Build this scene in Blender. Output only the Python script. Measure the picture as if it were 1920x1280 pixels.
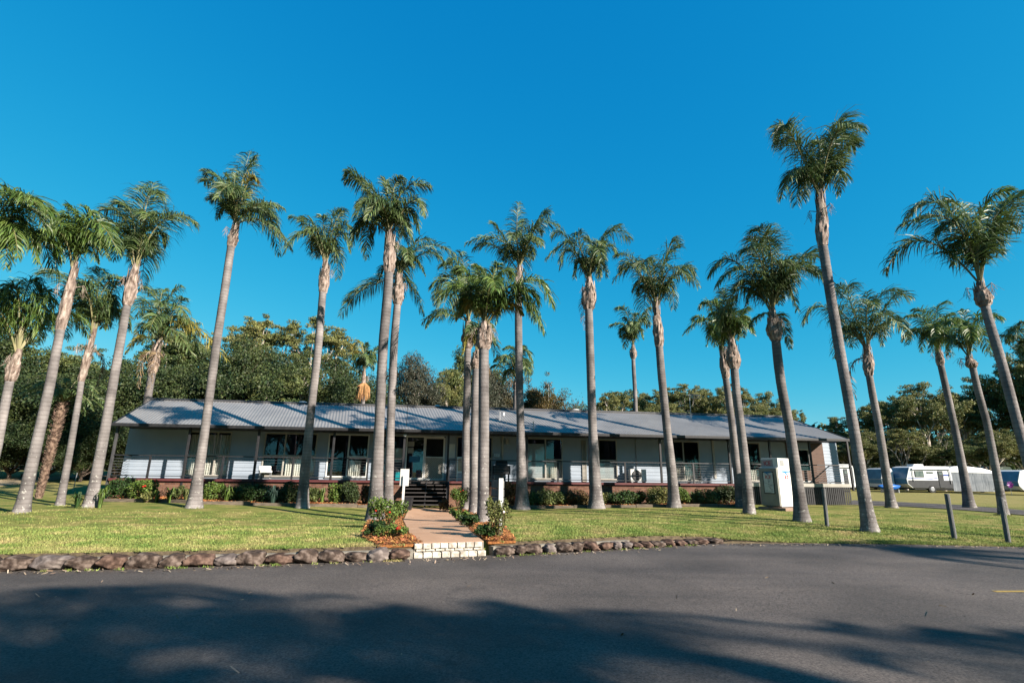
import bpy, bmesh, math, random
import numpy as np
from mathutils import Vector, Matrix
PI = math.pi
rad = math.radians
scene = bpy.context.scene
COL = scene.collection
for o in list(bpy.data.objects):
    bpy.data.objects.remove(o)

# ------------------------------------------------------------------ camera
FPX, PITCH, ROLL, HC = 960.0, rad(14.3), rad(0.67), 1.3      # lawn level is about z=0, road z=-0.3
cam_d = bpy.data.cameras.new('camera')
cam_d.sensor_width = 36.0
cam_d.lens = 18.0
cam_d.clip_start = 0.05
cam_d.clip_end = 3000
cam = bpy.data.objects.new('camera', cam_d)
COL.objects.link(cam)
_cr, _sr, _cp, _sp = math.cos(ROLL), math.sin(ROLL), math.cos(PITCH), math.sin(PITCH)
_ur = Vector((0, -_sp, _cp))
_xr = Vector((1, 0, 0))
X_ = _cr * _xr + _sr * _ur
Y_ = -_sr * _xr + _cr * _ur
Z_ = X_.cross(Y_)
cam.matrix_world = Matrix(((X_.x, Y_.x, Z_.x, 0), (X_.y, Y_.y, Z_.y, 0), (X_.z, Y_.z, Z_.z, HC), (0, 0, 0, 1)))
scene.camera = cam

# ------------------------------------------------------------------ light
SUN_EL = rad(26.5)
SUN_AZ = math.atan2(0.80, -0.59)             # clockwise from +Y
sdir = Vector((math.sin(SUN_AZ) * math.cos(SUN_EL), math.cos(SUN_AZ) * math.cos(SUN_EL), math.sin(SUN_EL)))
sun_d = bpy.data.lights.new('sun', 'SUN')
sun_d.energy = 5.0
sun_d.angle = rad(0.53)
sun_d.color = (1.0, 0.90, 0.78)
sun = bpy.data.objects.new('sun', sun_d)
sun.rotation_euler = (-sdir).to_track_quat('-Z', 'Y').to_euler()
sun.location = (20, -15, 30)
COL.objects.link(sun)
world = bpy.data.worlds.new('World')
scene.world = world
world.use_nodes = True
wn = world.node_tree
wn.nodes.clear()
sky = wn.nodes.new('ShaderNodeTexSky')
sky.sky_type = 'NISHITA'
sky.sun_disc = False
sky.sun_elevation = SUN_EL
sky.sun_rotation = SUN_AZ
sky.air_density = 1.0
sky.dust_density = 0.2
sky.ozone_density = 2.0
sep = wn.nodes.new('ShaderNodeSeparateColor')
cmb = wn.nodes.new('ShaderNodeCombineColor')
wn.links.new(sky.outputs[0], sep.inputs[0])
for ch, (gain, pw) in enumerate(((0.040, 2.3), (1.04, 0.66), (2.22, 0.33))):     # deep azure of a dry winter sky
    p_ = wn.nodes.new('ShaderNodeMath'); p_.operation = 'POWER'; p_.inputs[1].default_value = pw
    g_n = wn.nodes.new('ShaderNodeMath'); g_n.operation = 'MULTIPLY'; g_n.inputs[1].default_value = gain
    wn.links.new(sep.outputs[ch], p_.inputs[0]); wn.links.new(p_.outputs[0], g_n.inputs[0])
    if ch == 0: red_out = g_n
    else: wn.links.new(g_n.outputs[0], cmb.inputs[ch])
    if ch == 1:                                    # keep the red channel below a fixed share of the green
        lim = wn.nodes.new('ShaderNodeMath'); lim.operation = 'MULTIPLY'; lim.inputs[1].default_value = 0.26; wn.links.new(g_n.outputs[0], lim.inputs[0])
        mn = wn.nodes.new('ShaderNodeMath'); mn.operation = 'MINIMUM'; wn.links.new(red_out.outputs[0], mn.inputs[0]); wn.links.new(lim.outputs[0], mn.inputs[1]); wn.links.new(mn.outputs[0], cmb.inputs[0])
bg = wn.nodes.new('ShaderNodeBackground')
bg.inputs[1].default_value = 0.064
wo = wn.nodes.new('ShaderNodeOutputWorld')
wn.links.new(cmb.outputs[0], bg.inputs[0])
wn.links.new(bg.outputs[0], wo.inputs[0])
scene.view_settings.view_transform = 'Standard'
scene.view_settings.look = 'None'
scene.view_settings.exposure = 1.65
scene.view_settings.gamma = 1.0
scene.cycles.max_bounces = 8
scene.cycles.transparent_max_bounces = 12

# ------------------------------------------------------------------ helpers
def ray(px, py):
    u = px - 960.0; v = 640.0 - py
    u2 = u * _cr - v * _sr; v2 = u * _sr + v * _cr
    return np.array([u2, FPX * _cp - v2 * _sp, FPX * _sp + v2 * _cp]) / FPX
def sstep(a, b, x):
    t = min(1, max(0, (x - a) / (b - a))); return t * t * (3 - 2 * t)
EDGE = [(-60, -6), (-30, 2.6), (-14, 7.0), (-8, 8.75), (-6.26, 9.1), (-3.7, 9.72), (-1.8, 10.3), (-0.42, 10.78), (1.64, 11.64), (4.86, 13.1), (7.1, 13.3), (9.7, 13.3), (12.4, 13.05), (18, 12.3), (40, 9), (70, 4)]
def edge_y(x):
    if x <= EDGE[0][0]: return EDGE[0][1]
    for (a, b), (c, d) in zip(EDGE, EDGE[1:]):
        if x <= c: return b + (d - b) * (x - a) / (c - a)
    return EDGE[-1][1]
def hgt(x, y):
    d = y - edge_y(x)
    hf = -0.08 + (-0.21) * sstep(2.5, 7.5, x)
    if x < -14: hb = -0.08
    elif x < -3: hb = -0.08 - 0.30 * (x + 14) / 11
    elif x < 9: hb = -0.38 + 0.16 * (x + 3) / 12
    else: hb = -0.22
    h = hf + (hb - hf) * sstep(0.8, 11, d)
    h += 0.95 * sstep(28, 60, y) * sstep(-12, -26, x)
    h += 0.10 * sstep(30, 60, y) * sstep(0, 20, x)
    h += 0.012 * math.sin(x * 1.3 + y * 0.4) * math.cos(y * 1.1 - x * 0.3) * sstep(0.3, 3, d)
    return h
def gnd(px, py, z=None):
    r = ray(px, py)
    if z is not None:
        t = (z - HC) / r[2]; return Vector((r[0] * t, r[1] * t, z))
    t = 1.0
    for _ in range(4000):
        p = r * t
        if HC + p[2] <= hgt(p[0], p[1]): break
        t += 0.03 if t < 60 else .3
    return Vector((p[0], p[1], hgt(p[0], p[1])))
def aty(px, py, Y):
    r = ray(px, py); t = Y / r[1]
    return Vector((r[0] * t, Y, HC + r[2] * t))
BTH = math.atan(0.135); BC, BS = math.cos(BTH), math.sin(BTH); BO = (-17.9, 23.9)
BZ = -0.3                                  # datum of the building's own heights
def onv(px, py, v):                       # photograph point on the facade plane v -> (u, height above datum)
    r = ray(px, py)
    t = (v + BO[0] * -BS + BO[1] * BC) / (r[0] * -BS + r[1] * BC)
    x, y = r[0] * t, r[1] * t
    return ((x - BO[0]) * BC + (y - BO[1]) * BS, HC + r[2] * t - BZ)
def bw(u, v, z=0): return Vector((BO[0] + u * BC - v * BS, BO[1] + u * BS + v * BC, z + BZ))

def gfront(px, py, margin):               # ground point under a pixel, kept at least `margin` in front of the building
    p = gnd(px, py)
    for _ in range(4):
        yf = BO[1] + .135 * (p.x - BO[0]) - margin
        if p.y > yf and -19 < p.x < 19.5:
            q = aty(px, py, yf); p = Vector((q.x, yf, hgt(q.x, yf)))
    return p

class MB:
    def __init__(s): s.v = []; s.f = []
    def add(s, vs, fs):
        n = len(s.v); s.v += [tuple(q) for q in vs]; s.f += [tuple(i + n for i in f) for f in fs]; return s
    def box(s, x0, x1, y0, y1, z0, z1, M=None):
        vs = [Vector(q) for q in ((x0, y0, z0), (x1, y0, z0), (x1, y1, z0), (x0, y1, z0), (x0, y0, z1), (x1, y0, z1), (x1, y1, z1), (x0, y1, z1))]
        if M is not None: vs = [M @ q for q in vs]
        return s.add(vs, [(0, 3, 2, 1), (4, 5, 6, 7), (0, 1, 5, 4), (1, 2, 6, 5), (2, 3, 7, 6), (3, 0, 4, 7)])
    def tube(s, pts, rads, n=8, caps=True, twist=0):
        pts = [Vector(p) for p in pts]
        if not hasattr(rads, '__len__'): rads = [rads] * len(pts)
        vs = []; fs = []; ref = None
        for i, p in enumerate(pts):
            t = (pts[min(i + 1, len(pts) - 1)] - pts[max(i - 1, 0)])
            if t.length < 1e-9: t = Vector((0, 0, 1))
            t.normalize()
            if ref is None: ref = Vector((1, 0, 0)) if abs(t.x) < .8 else Vector((0, 1, 0))
            a = (ref - t * ref.dot(t)).normalized(); b = t.cross(a); ref = a
            for k in range(n):
                an = 2 * PI * k / n + twist; vs.append(p + (a * math.cos(an) + b * math.sin(an)) * rads[i])
        for i in range(len(pts) - 1):
            for k in range(n):
                k2 = (k + 1) % n; fs.append((i * n + k, i * n + k2, (i + 1) * n + k2, (i + 1) * n + k))
        if caps:
            fs.append(tuple(range(n - 1, -1, -1))); m = (len(pts) - 1) * n; fs.append(tuple(m + k for k in range(n)))
        return s.add(vs, fs)
    def prism(s, poly, y0, y1):            # poly in xz, extruded along y
        n = len(poly); vs = [(x, y0, z) for x, z in poly] + [(x, y1, z) for x, z in poly]
        fs = [tuple(range(n)), tuple(range(2 * n - 1, n - 1, -1))] + [(i, i + n, (i + 1) % n + n, (i + 1) % n) for i in range(n)]
        return s.add(vs, fs)
    def build(s, name, mat, parent=None, smooth=False, bevel=0, loc=None):
        me = bpy.data.meshes.new(name); me.from_pydata(s.v, [], s.f); me.update()
        if smooth: me.polygons.foreach_set('use_smooth', [True] * len(me.polygons))
        for m in (mat if isinstance(mat, (list, tuple)) else [mat]): me.materials.append(m)
        o = bpy.data.objects.new(name, me); COL.objects.link(o)
        if parent: o.parent = parent
        if loc: o.location = loc
        if bevel:
            b = o.modifiers.new('bevel', 'BEVEL'); b.width = bevel; b.segments = 2; b.limit_method = 'ANGLE'
        return o
def tag(o, label=None, cat=None, group=None, kind=None):
    if label: o['label'] = label
    if cat: o['category'] = cat
    if group: o['group'] = group
    if kind: o['kind'] = kind
    return o
def empty(name, loc=(0, 0, 0), rz=0):
    o = bpy.data.objects.new(name, None); o.location = loc; o.rotation_euler = (0, 0, rz); o.empty_display_size = .2
    COL.objects.link(o); return o

# ------------------------------------------------------------------ materials
def mat(name, c1, c2=None, c3=None, scale=5.0, rough=0.8, bump=0.0, bscale=None, spec=0.3, detail=6, coord='Object', stretch=(1, 1, 1), island=0.0, trans=0.0, metal=0.0, lo=.35, hi=.65):
    def al(c): k = .74 if sum(c) > 1.6 else .62; return tuple(q * k for q in c)
    c1 = al(c1); c2 = al(c2) if c2 else None; c3 = al(c3) if c3 else None
    m = bpy.data.materials.new(name); m.use_nodes = True; nt = m.node_tree; N = nt.nodes; L = nt.links
    P = N['Principled BSDF']; P.inputs['Roughness'].default_value = rough; P.inputs['Specular IOR Level'].default_value = spec; P.inputs['Metallic'].default_value = metal
    tc = N.new('ShaderNodeTexCoord'); mp = N.new('ShaderNodeMapping'); mp.inputs['Scale'].default_value = stretch
    L.new(tc.outputs[coord], mp.inputs[0])
    out = None
    if c2 is not None:
        n = N.new('ShaderNodeTexNoise'); n.inputs['Scale'].default_value = scale; n.inputs['Detail'].default_value = detail
        L.new(mp.outputs[0], n.inputs[0])
        r = N.new('ShaderNodeValToRGB'); r.color_ramp.elements[0].position = lo; r.color_ramp.elements[1].position = hi
        r.color_ramp.elements[0].color = (*c1, 1); r.color_ramp.elements[1].color = (*c2, 1)
        if c3 is not None:
            e = r.color_ramp.elements.new((lo + hi) / 2); e.color = (*c3, 1)
        L.new(n.outputs[0], r.inputs[0]); out = r.outputs[0]
    if island:
        g = N.new('ShaderNodeNewGeometry'); hs = N.new('ShaderNodeHueSaturation')
        mr = N.new('ShaderNodeMapRange'); mr.inputs[3].default_value = 1 - island; mr.inputs[4].default_value = 1 + island
        L.new(g.outputs['Random Per Island'], mr.inputs[0]); L.new(mr.outputs[0], hs.inputs['Value'])
        mr2 = N.new('ShaderNodeMapRange'); mr2.inputs[3].default_value = .5 - island * .05; mr2.inputs[4].default_value = .5 + island * .04
        wn2 = N.new('ShaderNodeTexWhiteNoise'); wn2.noise_dimensions = '1D'; L.new(g.outputs['Random Per Island'], wn2.inputs['W']); L.new(wn2.outputs[0], mr2.inputs[0]); L.new(mr2.outputs[0], hs.inputs['Hue'])
        if out: L.new(out, hs.inputs['Color'])
        else: hs.inputs['Color'].default_value = (*c1, 1)
        out = hs.outputs[0]
    if out: L.new(out, P.inputs['Base Color'])
    else: P.inputs['Base Color'].default_value = (*c1, 1)
    if bump:
        bn = N.new('ShaderNodeTexNoise'); bn.inputs['Scale'].default_value = bscale or scale * 4; bn.inputs['Detail'].default_value = 5
        L.new(mp.outputs[0], bn.inputs[0]); b = N.new('ShaderNodeBump'); b.inputs['Strength'].default_value = bump; b.inputs['Distance'].default_value = .02
        L.new(bn.outputs[0], b.inputs['Height']); L.new(b.outputs[0], P.inputs['Normal'])
    if trans:
        t = N.new('ShaderNodeBsdfTranslucent'); mx = N.new('ShaderNodeMixShader'); mx.inputs[0].default_value = trans
        if out:
            L.new(out, t.inputs[0])
        else: t.inputs[0].default_value = (*c1, 1)
        L.new(P.outputs[0], mx.inputs[1]); L.new(t.outputs[0], mx.inputs[2]); L.new(mx.outputs[0], N['Material Output'].inputs[0])
    return m
def nodes_of(m): return m.node_tree.nodes, m.node_tree.links, m.node_tree.nodes['Principled BSDF']
M = {}
M['wood_dark'] = mat('dark_paint', (.018, .019, .022), (.03, .03, .034), scale=6, rough=.55)
M['post_grey'] = mat('grey_post', (.05, .05, .054), (.08, .08, .084), scale=4, rough=.6)
M['white'] = mat('white_paint', (.62, .62, .60), (.72, .72, .70), scale=3, rough=.5)
M['cream'] = mat('cream_frame', (.36, .34, .30), (.46, .43, .38), scale=3, rough=.5)
M['wall'] = mat('weatherboard', (.31, .37, .45), (.37, .43, .51), scale=1.2, rough=.6)
M['curtain'] = mat('curtain', (.66, .60, .50), (.76, .70, .60), scale=2, rough=.9, stretch=(9, 9, .3))
M['unlit_dark'] = mat('unlit_dark', (.02, .02, .022), rough=.9)  # near-black colour stands in for unlit rooms and underfloor shade
M['fascia_red'] = mat('red_fascia', (.10, .028, .03), (.14, .04, .04), scale=3, rough=.6)
M['metal'] = mat('galvanised', (.35, .36, .38), (.45, .46, .48), scale=8, rough=.4, metal=.6)
M['teal'] = mat('teal_plastic', (.0, .22, .25), rough=.5)
M['tan'] = mat('tan_board', (.42, .33, .22), (.5, .4, .28), scale=4, rough=.8)
M['brownwall'] = mat('brown_timber_wall', (.09, .05, .035), (.14, .08, .055), scale=3, rough=.7, stretch=(1, 1, 8))
M['tyre'] = mat('tyre', (.015, .015, .016), (.03, .03, .03), scale=20, rough=.8)
M['steps'] = mat('dark_decking', (.035, .03, .03), (.06, .052, .05), scale=5, rough=.7)
M['stem'] = mat('plant_stem', (.09, .06, .035), (.16, .11, .07), scale=12, rough=.9)

def glass_mat(name, tintc=(.02, .025, .03), mixv=.55):
    m = bpy.data.materials.new(name); m.use_nodes = True; nt = m.node_tree; N = nt.nodes; L = nt.links; N.clear()
    o = N.new('ShaderNodeOutputMaterial'); t = N.new('ShaderNodeBsdfTransparent'); t.inputs[0].default_value = (.75, .8, .82, 1)
    g = N.new('ShaderNodeBsdfGlossy'); g.inputs['Roughness'].default_value = .02; g.inputs[0].default_value = (.85, .82, 1, 1)
    f = N.new('ShaderNodeLayerWeight'); f.inputs[0].default_value = .5; mx = N.new('ShaderNodeMixShader')
    pw = N.new('ShaderNodeMath'); pw.operation = 'POWER'; pw.inputs[1].default_value = 3.0; L.new(f.outputs['Facing'], pw.inputs[0])
    mm = N.new('ShaderNodeMath'); mm.operation = 'MULTIPLY_ADD'; mm.inputs[1].default_value = .6; mm.inputs[2].default_value = .07
    L.new(pw.outputs[0], mm.inputs[0]); L.new(mm.outputs[0], mx.inputs[0]); L.new(t.outputs[0], mx.inputs[1]); L.new(g.outputs[0], mx.inputs[2]); L.new(mx.outputs[0], o.inputs[0])
    return m
M['glass'] = glass_mat('window_glass')

def asphalt():
    m = mat('asphalt', (.074, .064, .058), (.134, .115, .104), scale=.5, rough=.75, bump=.5, bscale=140, spec=.35, detail=8)
    N, L, P = nodes_of(m)
    base = P.inputs['Base Color'].links[0].from_socket
    tc = [n for n in N if n.type == 'TEX_COORD'][0]
    n = N.new('ShaderNodeTexNoise'); n.inputs['Scale'].default_value = 55; n.inputs['Detail'].default_value = 3; L.new(tc.outputs['Object'], n.inputs[0])
    r = N.new('ShaderNodeValToRGB'); r.color_ramp.elements[0].position = .3; r.color_ramp.elements[0].color = (.40, .40, .40, 1); r.color_ramp.elements[1].position = .72; r.color_ramp.elements[1].color = (1.75, 1.72, 1.7, 1)
    L.new(n.outputs[0], r.inputs[0])
    v = N.new('ShaderNodeTexVoronoi'); v.inputs['Scale'].default_value = 12; L.new(tc.outputs['Object'], v.inputs[0])
    vr = N.new('ShaderNodeValToRGB'); vr.color_ramp.elements[0].position = .035; vr.color_ramp.elements[0].color = (2.2, 2.1, 2.0, 1); vr.color_ramp.elements[1].position = .06; vr.color_ramp.elements[1].color = (1, 1, 1, 1)
    L.new(v.outputs[0], vr.inputs[0])
    a = N.new('ShaderNodeMix'); a.data_type = 'RGBA'; a.blend_type = 'MULTIPLY'; a.inputs[0].default_value = 1
    L.new(base, a.inputs[6]); L.new(r.outputs[0], a.inputs[7])
    b = N.new('ShaderNodeMix'); b.data_type = 'RGBA'; b.blend_type = 'MULTIPLY'; b.inputs[0].default_value = .6
    L.new(a.outputs[2], b.inputs[6]); L.new(vr.outputs[0], b.inputs[7])
    # faint worn wheel bands running along the road
    mp = N.new('ShaderNodeMapping'); mp.inputs['Rotation'].default_value = (0, 0, rad(-17)); mp.inputs['Scale'].default_value = (.05, .9, 1); L.new(tc.outputs['Object'], mp.inputs[0])
    w = N.new('ShaderNodeTexNoise'); w.inputs['Scale'].default_value = 1; w.inputs['Detail'].default_value = 4; L.new(mp.outputs[0], w.inputs[0])
    wr = N.new('ShaderNodeValToRGB'); wr.color_ramp.elements[0].position = .35; wr.color_ramp.elements[0].color = (.76, .76, .78, 1); wr.color_ramp.elements[1].position = .65; wr.color_ramp.elements[1].color = (1.18, 1.15, 1.12, 1); L.new(w.outputs[0], wr.inputs[0])
    c = N.new('ShaderNodeMix'); c.data_type = 'RGBA'; c.blend_type = 'MULTIPLY'; c.inputs[0].default_value = 1
    L.new(b.outputs[2], c.inputs[6]); L.new(wr.outputs[0], c.inputs[7])
    st = N.new('ShaderNodeTexNoise'); st.inputs['Scale'].default_value = 1.7; st.inputs['Detail'].default_value = 6; L.new(tc.outputs['Object'], st.inputs[0])
    sr = N.new('ShaderNodeValToRGB'); sr.color_ramp.elements[0].position = .60; sr.color_ramp.elements[0].color = (1, 1, 1, 1); sr.color_ramp.elements[1].position = .70; sr.color_ramp.elements[1].color = (.80, .80, .81, 1); L.new(st.outputs[0], sr.inputs[0])
    d = N.new('ShaderNodeMix'); d.data_type = 'RGBA'; d.blend_type = 'MULTIPLY'; d.inputs[0].default_value = 1; L.new(c.outputs[2], d.inputs[6]); L.new(sr.outputs[0], d.inputs[7])
    # hairline cracks: thin cell borders, broken up by noise
    wp = N.new('ShaderNodeTexNoise'); wp.inputs['Scale'].default_value = 1.1; wp.inputs['Detail'].default_value = 5; L.new(tc.outputs['Object'], wp.inputs[0])
    ad = N.new('ShaderNodeMix'); ad.data_type = 'RGBA'; ad.blend_type = 'ADD'; ad.inputs[0].default_value = .9; L.new(tc.outputs['Object'], ad.inputs[6]); L.new(wp.outputs['Color'], ad.inputs[7])
    vc = N.new('ShaderNodeTexVoronoi'); vc.feature = 'DISTANCE_TO_EDGE'; vc.inputs['Scale'].default_value = .33; L.new(ad.outputs[2], vc.inputs[0])
    cr_ = N.new('ShaderNodeMapRange'); cr_.inputs[1].default_value = .0012; cr_.inputs[2].default_value = .004; cr_.inputs[3].default_value = .62; cr_.inputs[4].default_value = 1; L.new(vc.outputs[0], cr_.inputs[0])
    ms = N.new('ShaderNodeMath'); ms.operation = 'GREATER_THAN'; ms.inputs[1].default_value = .52; L.new(w.outputs[0], ms.inputs[0])
    e_ = N.new('ShaderNodeMix'); e_.data_type = 'RGBA'; e_.blend_type = 'MULTIPLY'; L.new(ms.outputs[0], e_.inputs[0]); L.new(d.outputs[2], e_.inputs[6]); L.new(cr_.outputs[0], e_.inputs[7]); L.new(e_.outputs[2], P.inputs['Base Color'])
    return m
M['asphalt'] = asphalt()
def grassmat():
    m = mat('lawn', (.11, .165, .035), (.36, .29, .12), (.22, .23, .065), scale=1.1, rough=.95, bump=.6, bscale=60, detail=10, spec=.1, lo=.3, hi=.7)
    N, L, P = nodes_of(m)
    base = P.inputs['Base Color'].links[0].from_socket
    tc = [n for n in N if n.type == 'TEX_COORD'][0]
    n = N.new('ShaderNodeTexNoise'); n.inputs['Scale'].default_value = 30; n.inputs['Detail'].default_value = 5; L.new(tc.outputs['Object'], n.inputs[0])
    r = N.new('ShaderNodeValToRGB'); r.color_ramp.elements[0].position = .3; r.color_ramp.elements[0].color = (.6, .65, .5, 1); r.color_ramp.elements[1].position = .7; r.color_ramp.elements[1].color = (1.35, 1.3, 1.25, 1)
    L.new(n.outputs[0], r.inputs[0]); a = N.new('ShaderNodeMix'); a.data_type = 'RGBA'; a.blend_type = 'MULTIPLY'; a.inputs[0].default_value = 1
    L.new(base, a.inputs[6]); L.new(r.outputs[0], a.inputs[7])
    # far field and left back are drier
    sx = N.new('ShaderNodeSeparateXYZ'); L.new(tc.outputs['Object'], sx.inputs[0])
    mr = N.new('ShaderNodeMapRange'); mr.inputs[1].default_value = 26; mr.inputs[2].default_value = 34; L.new(sx.outputs[1], mr.inputs[0])
    dr = N.new('ShaderNodeMix'); dr.data_type = 'RGBA'; dr.inputs[7].default_value = (.20, .165, .065, 1)
    mm = N.new('ShaderNodeMath'); mm.operation = 'MULTIPLY'; mm.inputs[1].default_value = .65; L.new(mr.outputs[0], mm.inputs[0]); L.new(mm.outputs[0], dr.inputs[0])
    L.new(a.outputs[2], dr.inputs[6]); L.new(dr.outputs[2], P.inputs['Base Color'])
    return m
M['lawn'] = grassmat()
M['blade'] = mat('grass_blade', (.14, .25, .046), (.54, .44, .20), (.31, .36, .10), scale=1.1, detail=10, rough=.8, island=.45, trans=.3, coord='Object', lo=.3, hi=.7)
M['path'] = mat('concrete_path', (.48, .28, .17), (.58, .36, .23), scale=1.2, rough=.85, bump=.3, bscale=90, detail=8)
M['mulch_bed'] = mat('mulch', (.20, .07, .02), (.42, .17, .05), scale=22, rough=.95, bump=.8, bscale=60)
M['mulch_soil'] = mat('bare_soil', (.07, .05, .03), (.16, .12, .07), scale=12, rough=.95, bump=.8, bscale=50)
M['chip'] = mat('mulch_chip', (.26, .09, .025), (.55, .26, .09), scale=9, rough=.9, island=.5)
M['rock'] = mat('kerb_rock', (.03, .023, .02), (.20, .155, .13), (.08, .057, .046), scale=9, rough=.95, bump=1, bscale=14, detail=10, spec=.1)
M['rock_pale'] = mat('pale_rock', (.09, .075, .07), (.26, .22, .20), (.16, .13, .12), scale=9, rough=.95, bump=1, bscale=14, detail=10, spec=.1)
M['rock_red'] = mat('red_rock', (.045, .03, .024), (.20, .13, .10), (.095, .06, .047), scale=9, rough=.95, bump=1, bscale=14, detail=10, spec=.1)
M['mortar'] = mat('kerb_mortar', (.20, .18, .15), (.32, .29, .24), scale=9, rough=.95, bump=.6, bscale=50)
M['whitebrick'] = mat('white_brick', (.36, .31, .25), (.70, .66, .58), scale=8, rough=.8, bump=.6, bscale=40)
M['sleeper'] = mat('timber_sleeper', (.10, .08, .06), (.20, .16, .12), scale=4, rough=.9, bump=.8, stretch=(1, 1, 6))
M['bollard'] = mat('weathered_post', (.10, .105, .11), (.19, .19, .19), scale=5, rough=.9, bump=.6, stretch=(6, 6, .6))
def brick():
    m = mat('brick', (.2, .1, .06), rough=.9); N, L, P = nodes_of(m)
    tc = [n for n in N if n.type == 'TEX_COORD'][0]; sp = N.new('ShaderNodeSeparateXYZ'); cb = N.new('ShaderNodeCombineXYZ')
    L.new(tc.outputs['Object'], sp.inputs[0]); L.new(sp.outputs[0], cb.inputs[0]); L.new(sp.outputs[2], cb.inputs[1])
    b = N.new('ShaderNodeTexBrick'); b.inputs['Scale'].default_value = 1; b.inputs['Brick Width'].default_value = .24; b.inputs['Row Height'].default_value = .086; b.inputs['Mortar Size'].default_value = .008
    b.inputs['Color1'].default_value = (.075, .03, .02, 1); b.inputs['Color2'].default_value = (.15, .075, .046, 1); b.inputs['Mortar'].default_value = (.13, .10, .08, 1)
    L.new(cb.outputs[0], b.inputs[0]); L.new(b.outputs[0], P.inputs['Base Color'])
    bu = N.new('ShaderNodeBump'); bu.invert = True; bu.inputs['Distance'].default_value = .01; L.new(b.outputs[1], bu.inputs['Height']); L.new(bu.outputs[0], P.inputs['Normal'])
    return m
M['brick'] = brick()
def trunkmat():
    m = mat('palm_trunk', (.125, .112, .110), (.27, .245, .238), scale=1.6, rough=.9, bump=.6, bscale=25, detail=8)
    N, L, P = nodes_of(m); base = P.inputs['Base Color'].links[0].from_socket
    tc = [n for n in N if n.type == 'TEX_COORD'][0]
    mp = N.new('ShaderNodeMapping'); mp.inputs['Scale'].default_value = (1.2, 1.2, 9.0); L.new(tc.outputs['Object'], mp.inputs[0])
    w = N.new('ShaderNodeTexWave'); w.bands_direction = 'Z'; w.wave_profile = 'SAW'; w.inputs['Scale'].default_value = .26; w.inputs['Distortion'].default_value = 5.5; w.inputs['Detail'].default_value = 3; w.inputs['Detail Scale'].default_value = .35
    L.new(mp.outputs[0], w.inputs[0])
    r = N.new('ShaderNodeValToRGB'); r.color_ramp.elements[0].position = 0; r.color_ramp.elements[0].color = (.70, .67, .66, 1); r.color_ramp.elements[1].position = .3; r.color_ramp.elements[1].color = (1.08, 1.08, 1.08, 1)
    L.new(w.outputs[0], r.inputs[0]); a = N.new('ShaderNodeMix'); a.data_type = 'RGBA'; a.blend_type = 'MULTIPLY'; a.inputs[0].default_value = 1
    L.new(base, a.inputs[6]); L.new(r.outputs[0], a.inputs[7])
    # lichen spots, mostly low on the stem
    v = N.new('ShaderNodeTexNoise'); v.inputs['Scale'].default_value = 11; v.inputs['Detail'].default_value = 4; L.new(tc.outputs['Object'], v.inputs[0])
    sp = N.new('ShaderNodeSeparateXYZ'); L.new(tc.outputs['Object'], sp.inputs[0]); mr = N.new('ShaderNodeMapRange'); mr.inputs[1].default_value = .2; mr.inputs[2].default_value = 6; mr.inputs[3].default_value = .60; mr.inputs[4].default_value = .80; L.new(sp.outputs[2], mr.inputs[0])
    gt = N.new('ShaderNodeMath'); gt.operation = 'SUBTRACT'; L.new(v.outputs[0], gt.inputs[0]); L.new(mr.outputs[0], gt.inputs[1])
    g2 = N.new('ShaderNodeMath'); g2.operation = 'MULTIPLY'; g2.use_clamp = True; g2.inputs[1].default_value = 22; L.new(gt.outputs[0], g2.inputs[0])
    c = N.new('ShaderNodeMix'); c.data_type = 'RGBA'; c.inputs[7].default_value = (.27, .26, .24, 1)
    L.new(g2.outputs[0], c.inputs[0]); L.new(a.outputs[2], c.inputs[6])
    oi = N.new('ShaderNodeObjectInfo'); sm = N.new('ShaderNodeMapping'); sm.inputs['Scale'].default_value = (3.5, 3.5, .55); L.new(tc.outputs['Object'], sm.inputs[0]); L.new(oi.outputs['Random'], sm.inputs['Location'])
    sn = N.new('ShaderNodeTexNoise'); sn.noise_dimensions = '4D'; sn.inputs['Scale'].default_value = 1; sn.inputs['Detail'].default_value = 6
    w4 = N.new('ShaderNodeMath'); w4.operation = 'MULTIPLY'; w4.inputs[1].default_value = 37; L.new(oi.outputs['Random'], w4.inputs[0]); L.new(w4.outputs[0], sn.inputs['W']); L.new(sm.outputs[0], sn.inputs['Vector'])
    s2 = N.new('ShaderNodeMapRange'); s2.inputs[1].default_value = .34; s2.inputs[2].default_value = .66; s2.inputs[3].default_value = .66; s2.inputs[4].default_value = 1.18; L.new(sn.outputs[0], s2.inputs[0])
    s3 = N.new('ShaderNodeMapRange'); s3.inputs[3].default_value = .86; s3.inputs[4].default_value = 1.14; L.new(oi.outputs['Random'], s3.inputs[0])
    s4 = N.new('ShaderNodeMath'); s4.operation = 'MULTIPLY'; L.new(s2.outputs[0], s4.inputs[0]); L.new(s3.outputs[0], s4.inputs[1])
    hv = N.new('ShaderNodeHueSaturation'); L.new(s4.outputs[0], hv.inputs['Value']); L.new(c.outputs[2], hv.inputs['Color']); L.new(hv.outputs[0], P.inputs['Base Color'])
    return m
M['trunk'] = trunkmat()
M['boot'] = mat('leaf_bases', (.09, .06, .045), (.50, .42, .36), (.27, .21, .17), scale=5, rough=.9, bump=.8, bscale=22, stretch=(2.5, 2.5, .7), island=.3, lo=.3, hi=.7)
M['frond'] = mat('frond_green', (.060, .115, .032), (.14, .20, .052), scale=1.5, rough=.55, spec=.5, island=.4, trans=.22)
M['frond_brighter'] = mat('frond_bright', (.075, .145, .025), (.16, .24, .05), scale=1.5, rough=.45, spec=.5, island=.4, trans=.25)  # brighter green leaf colour used on some crowns
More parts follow.
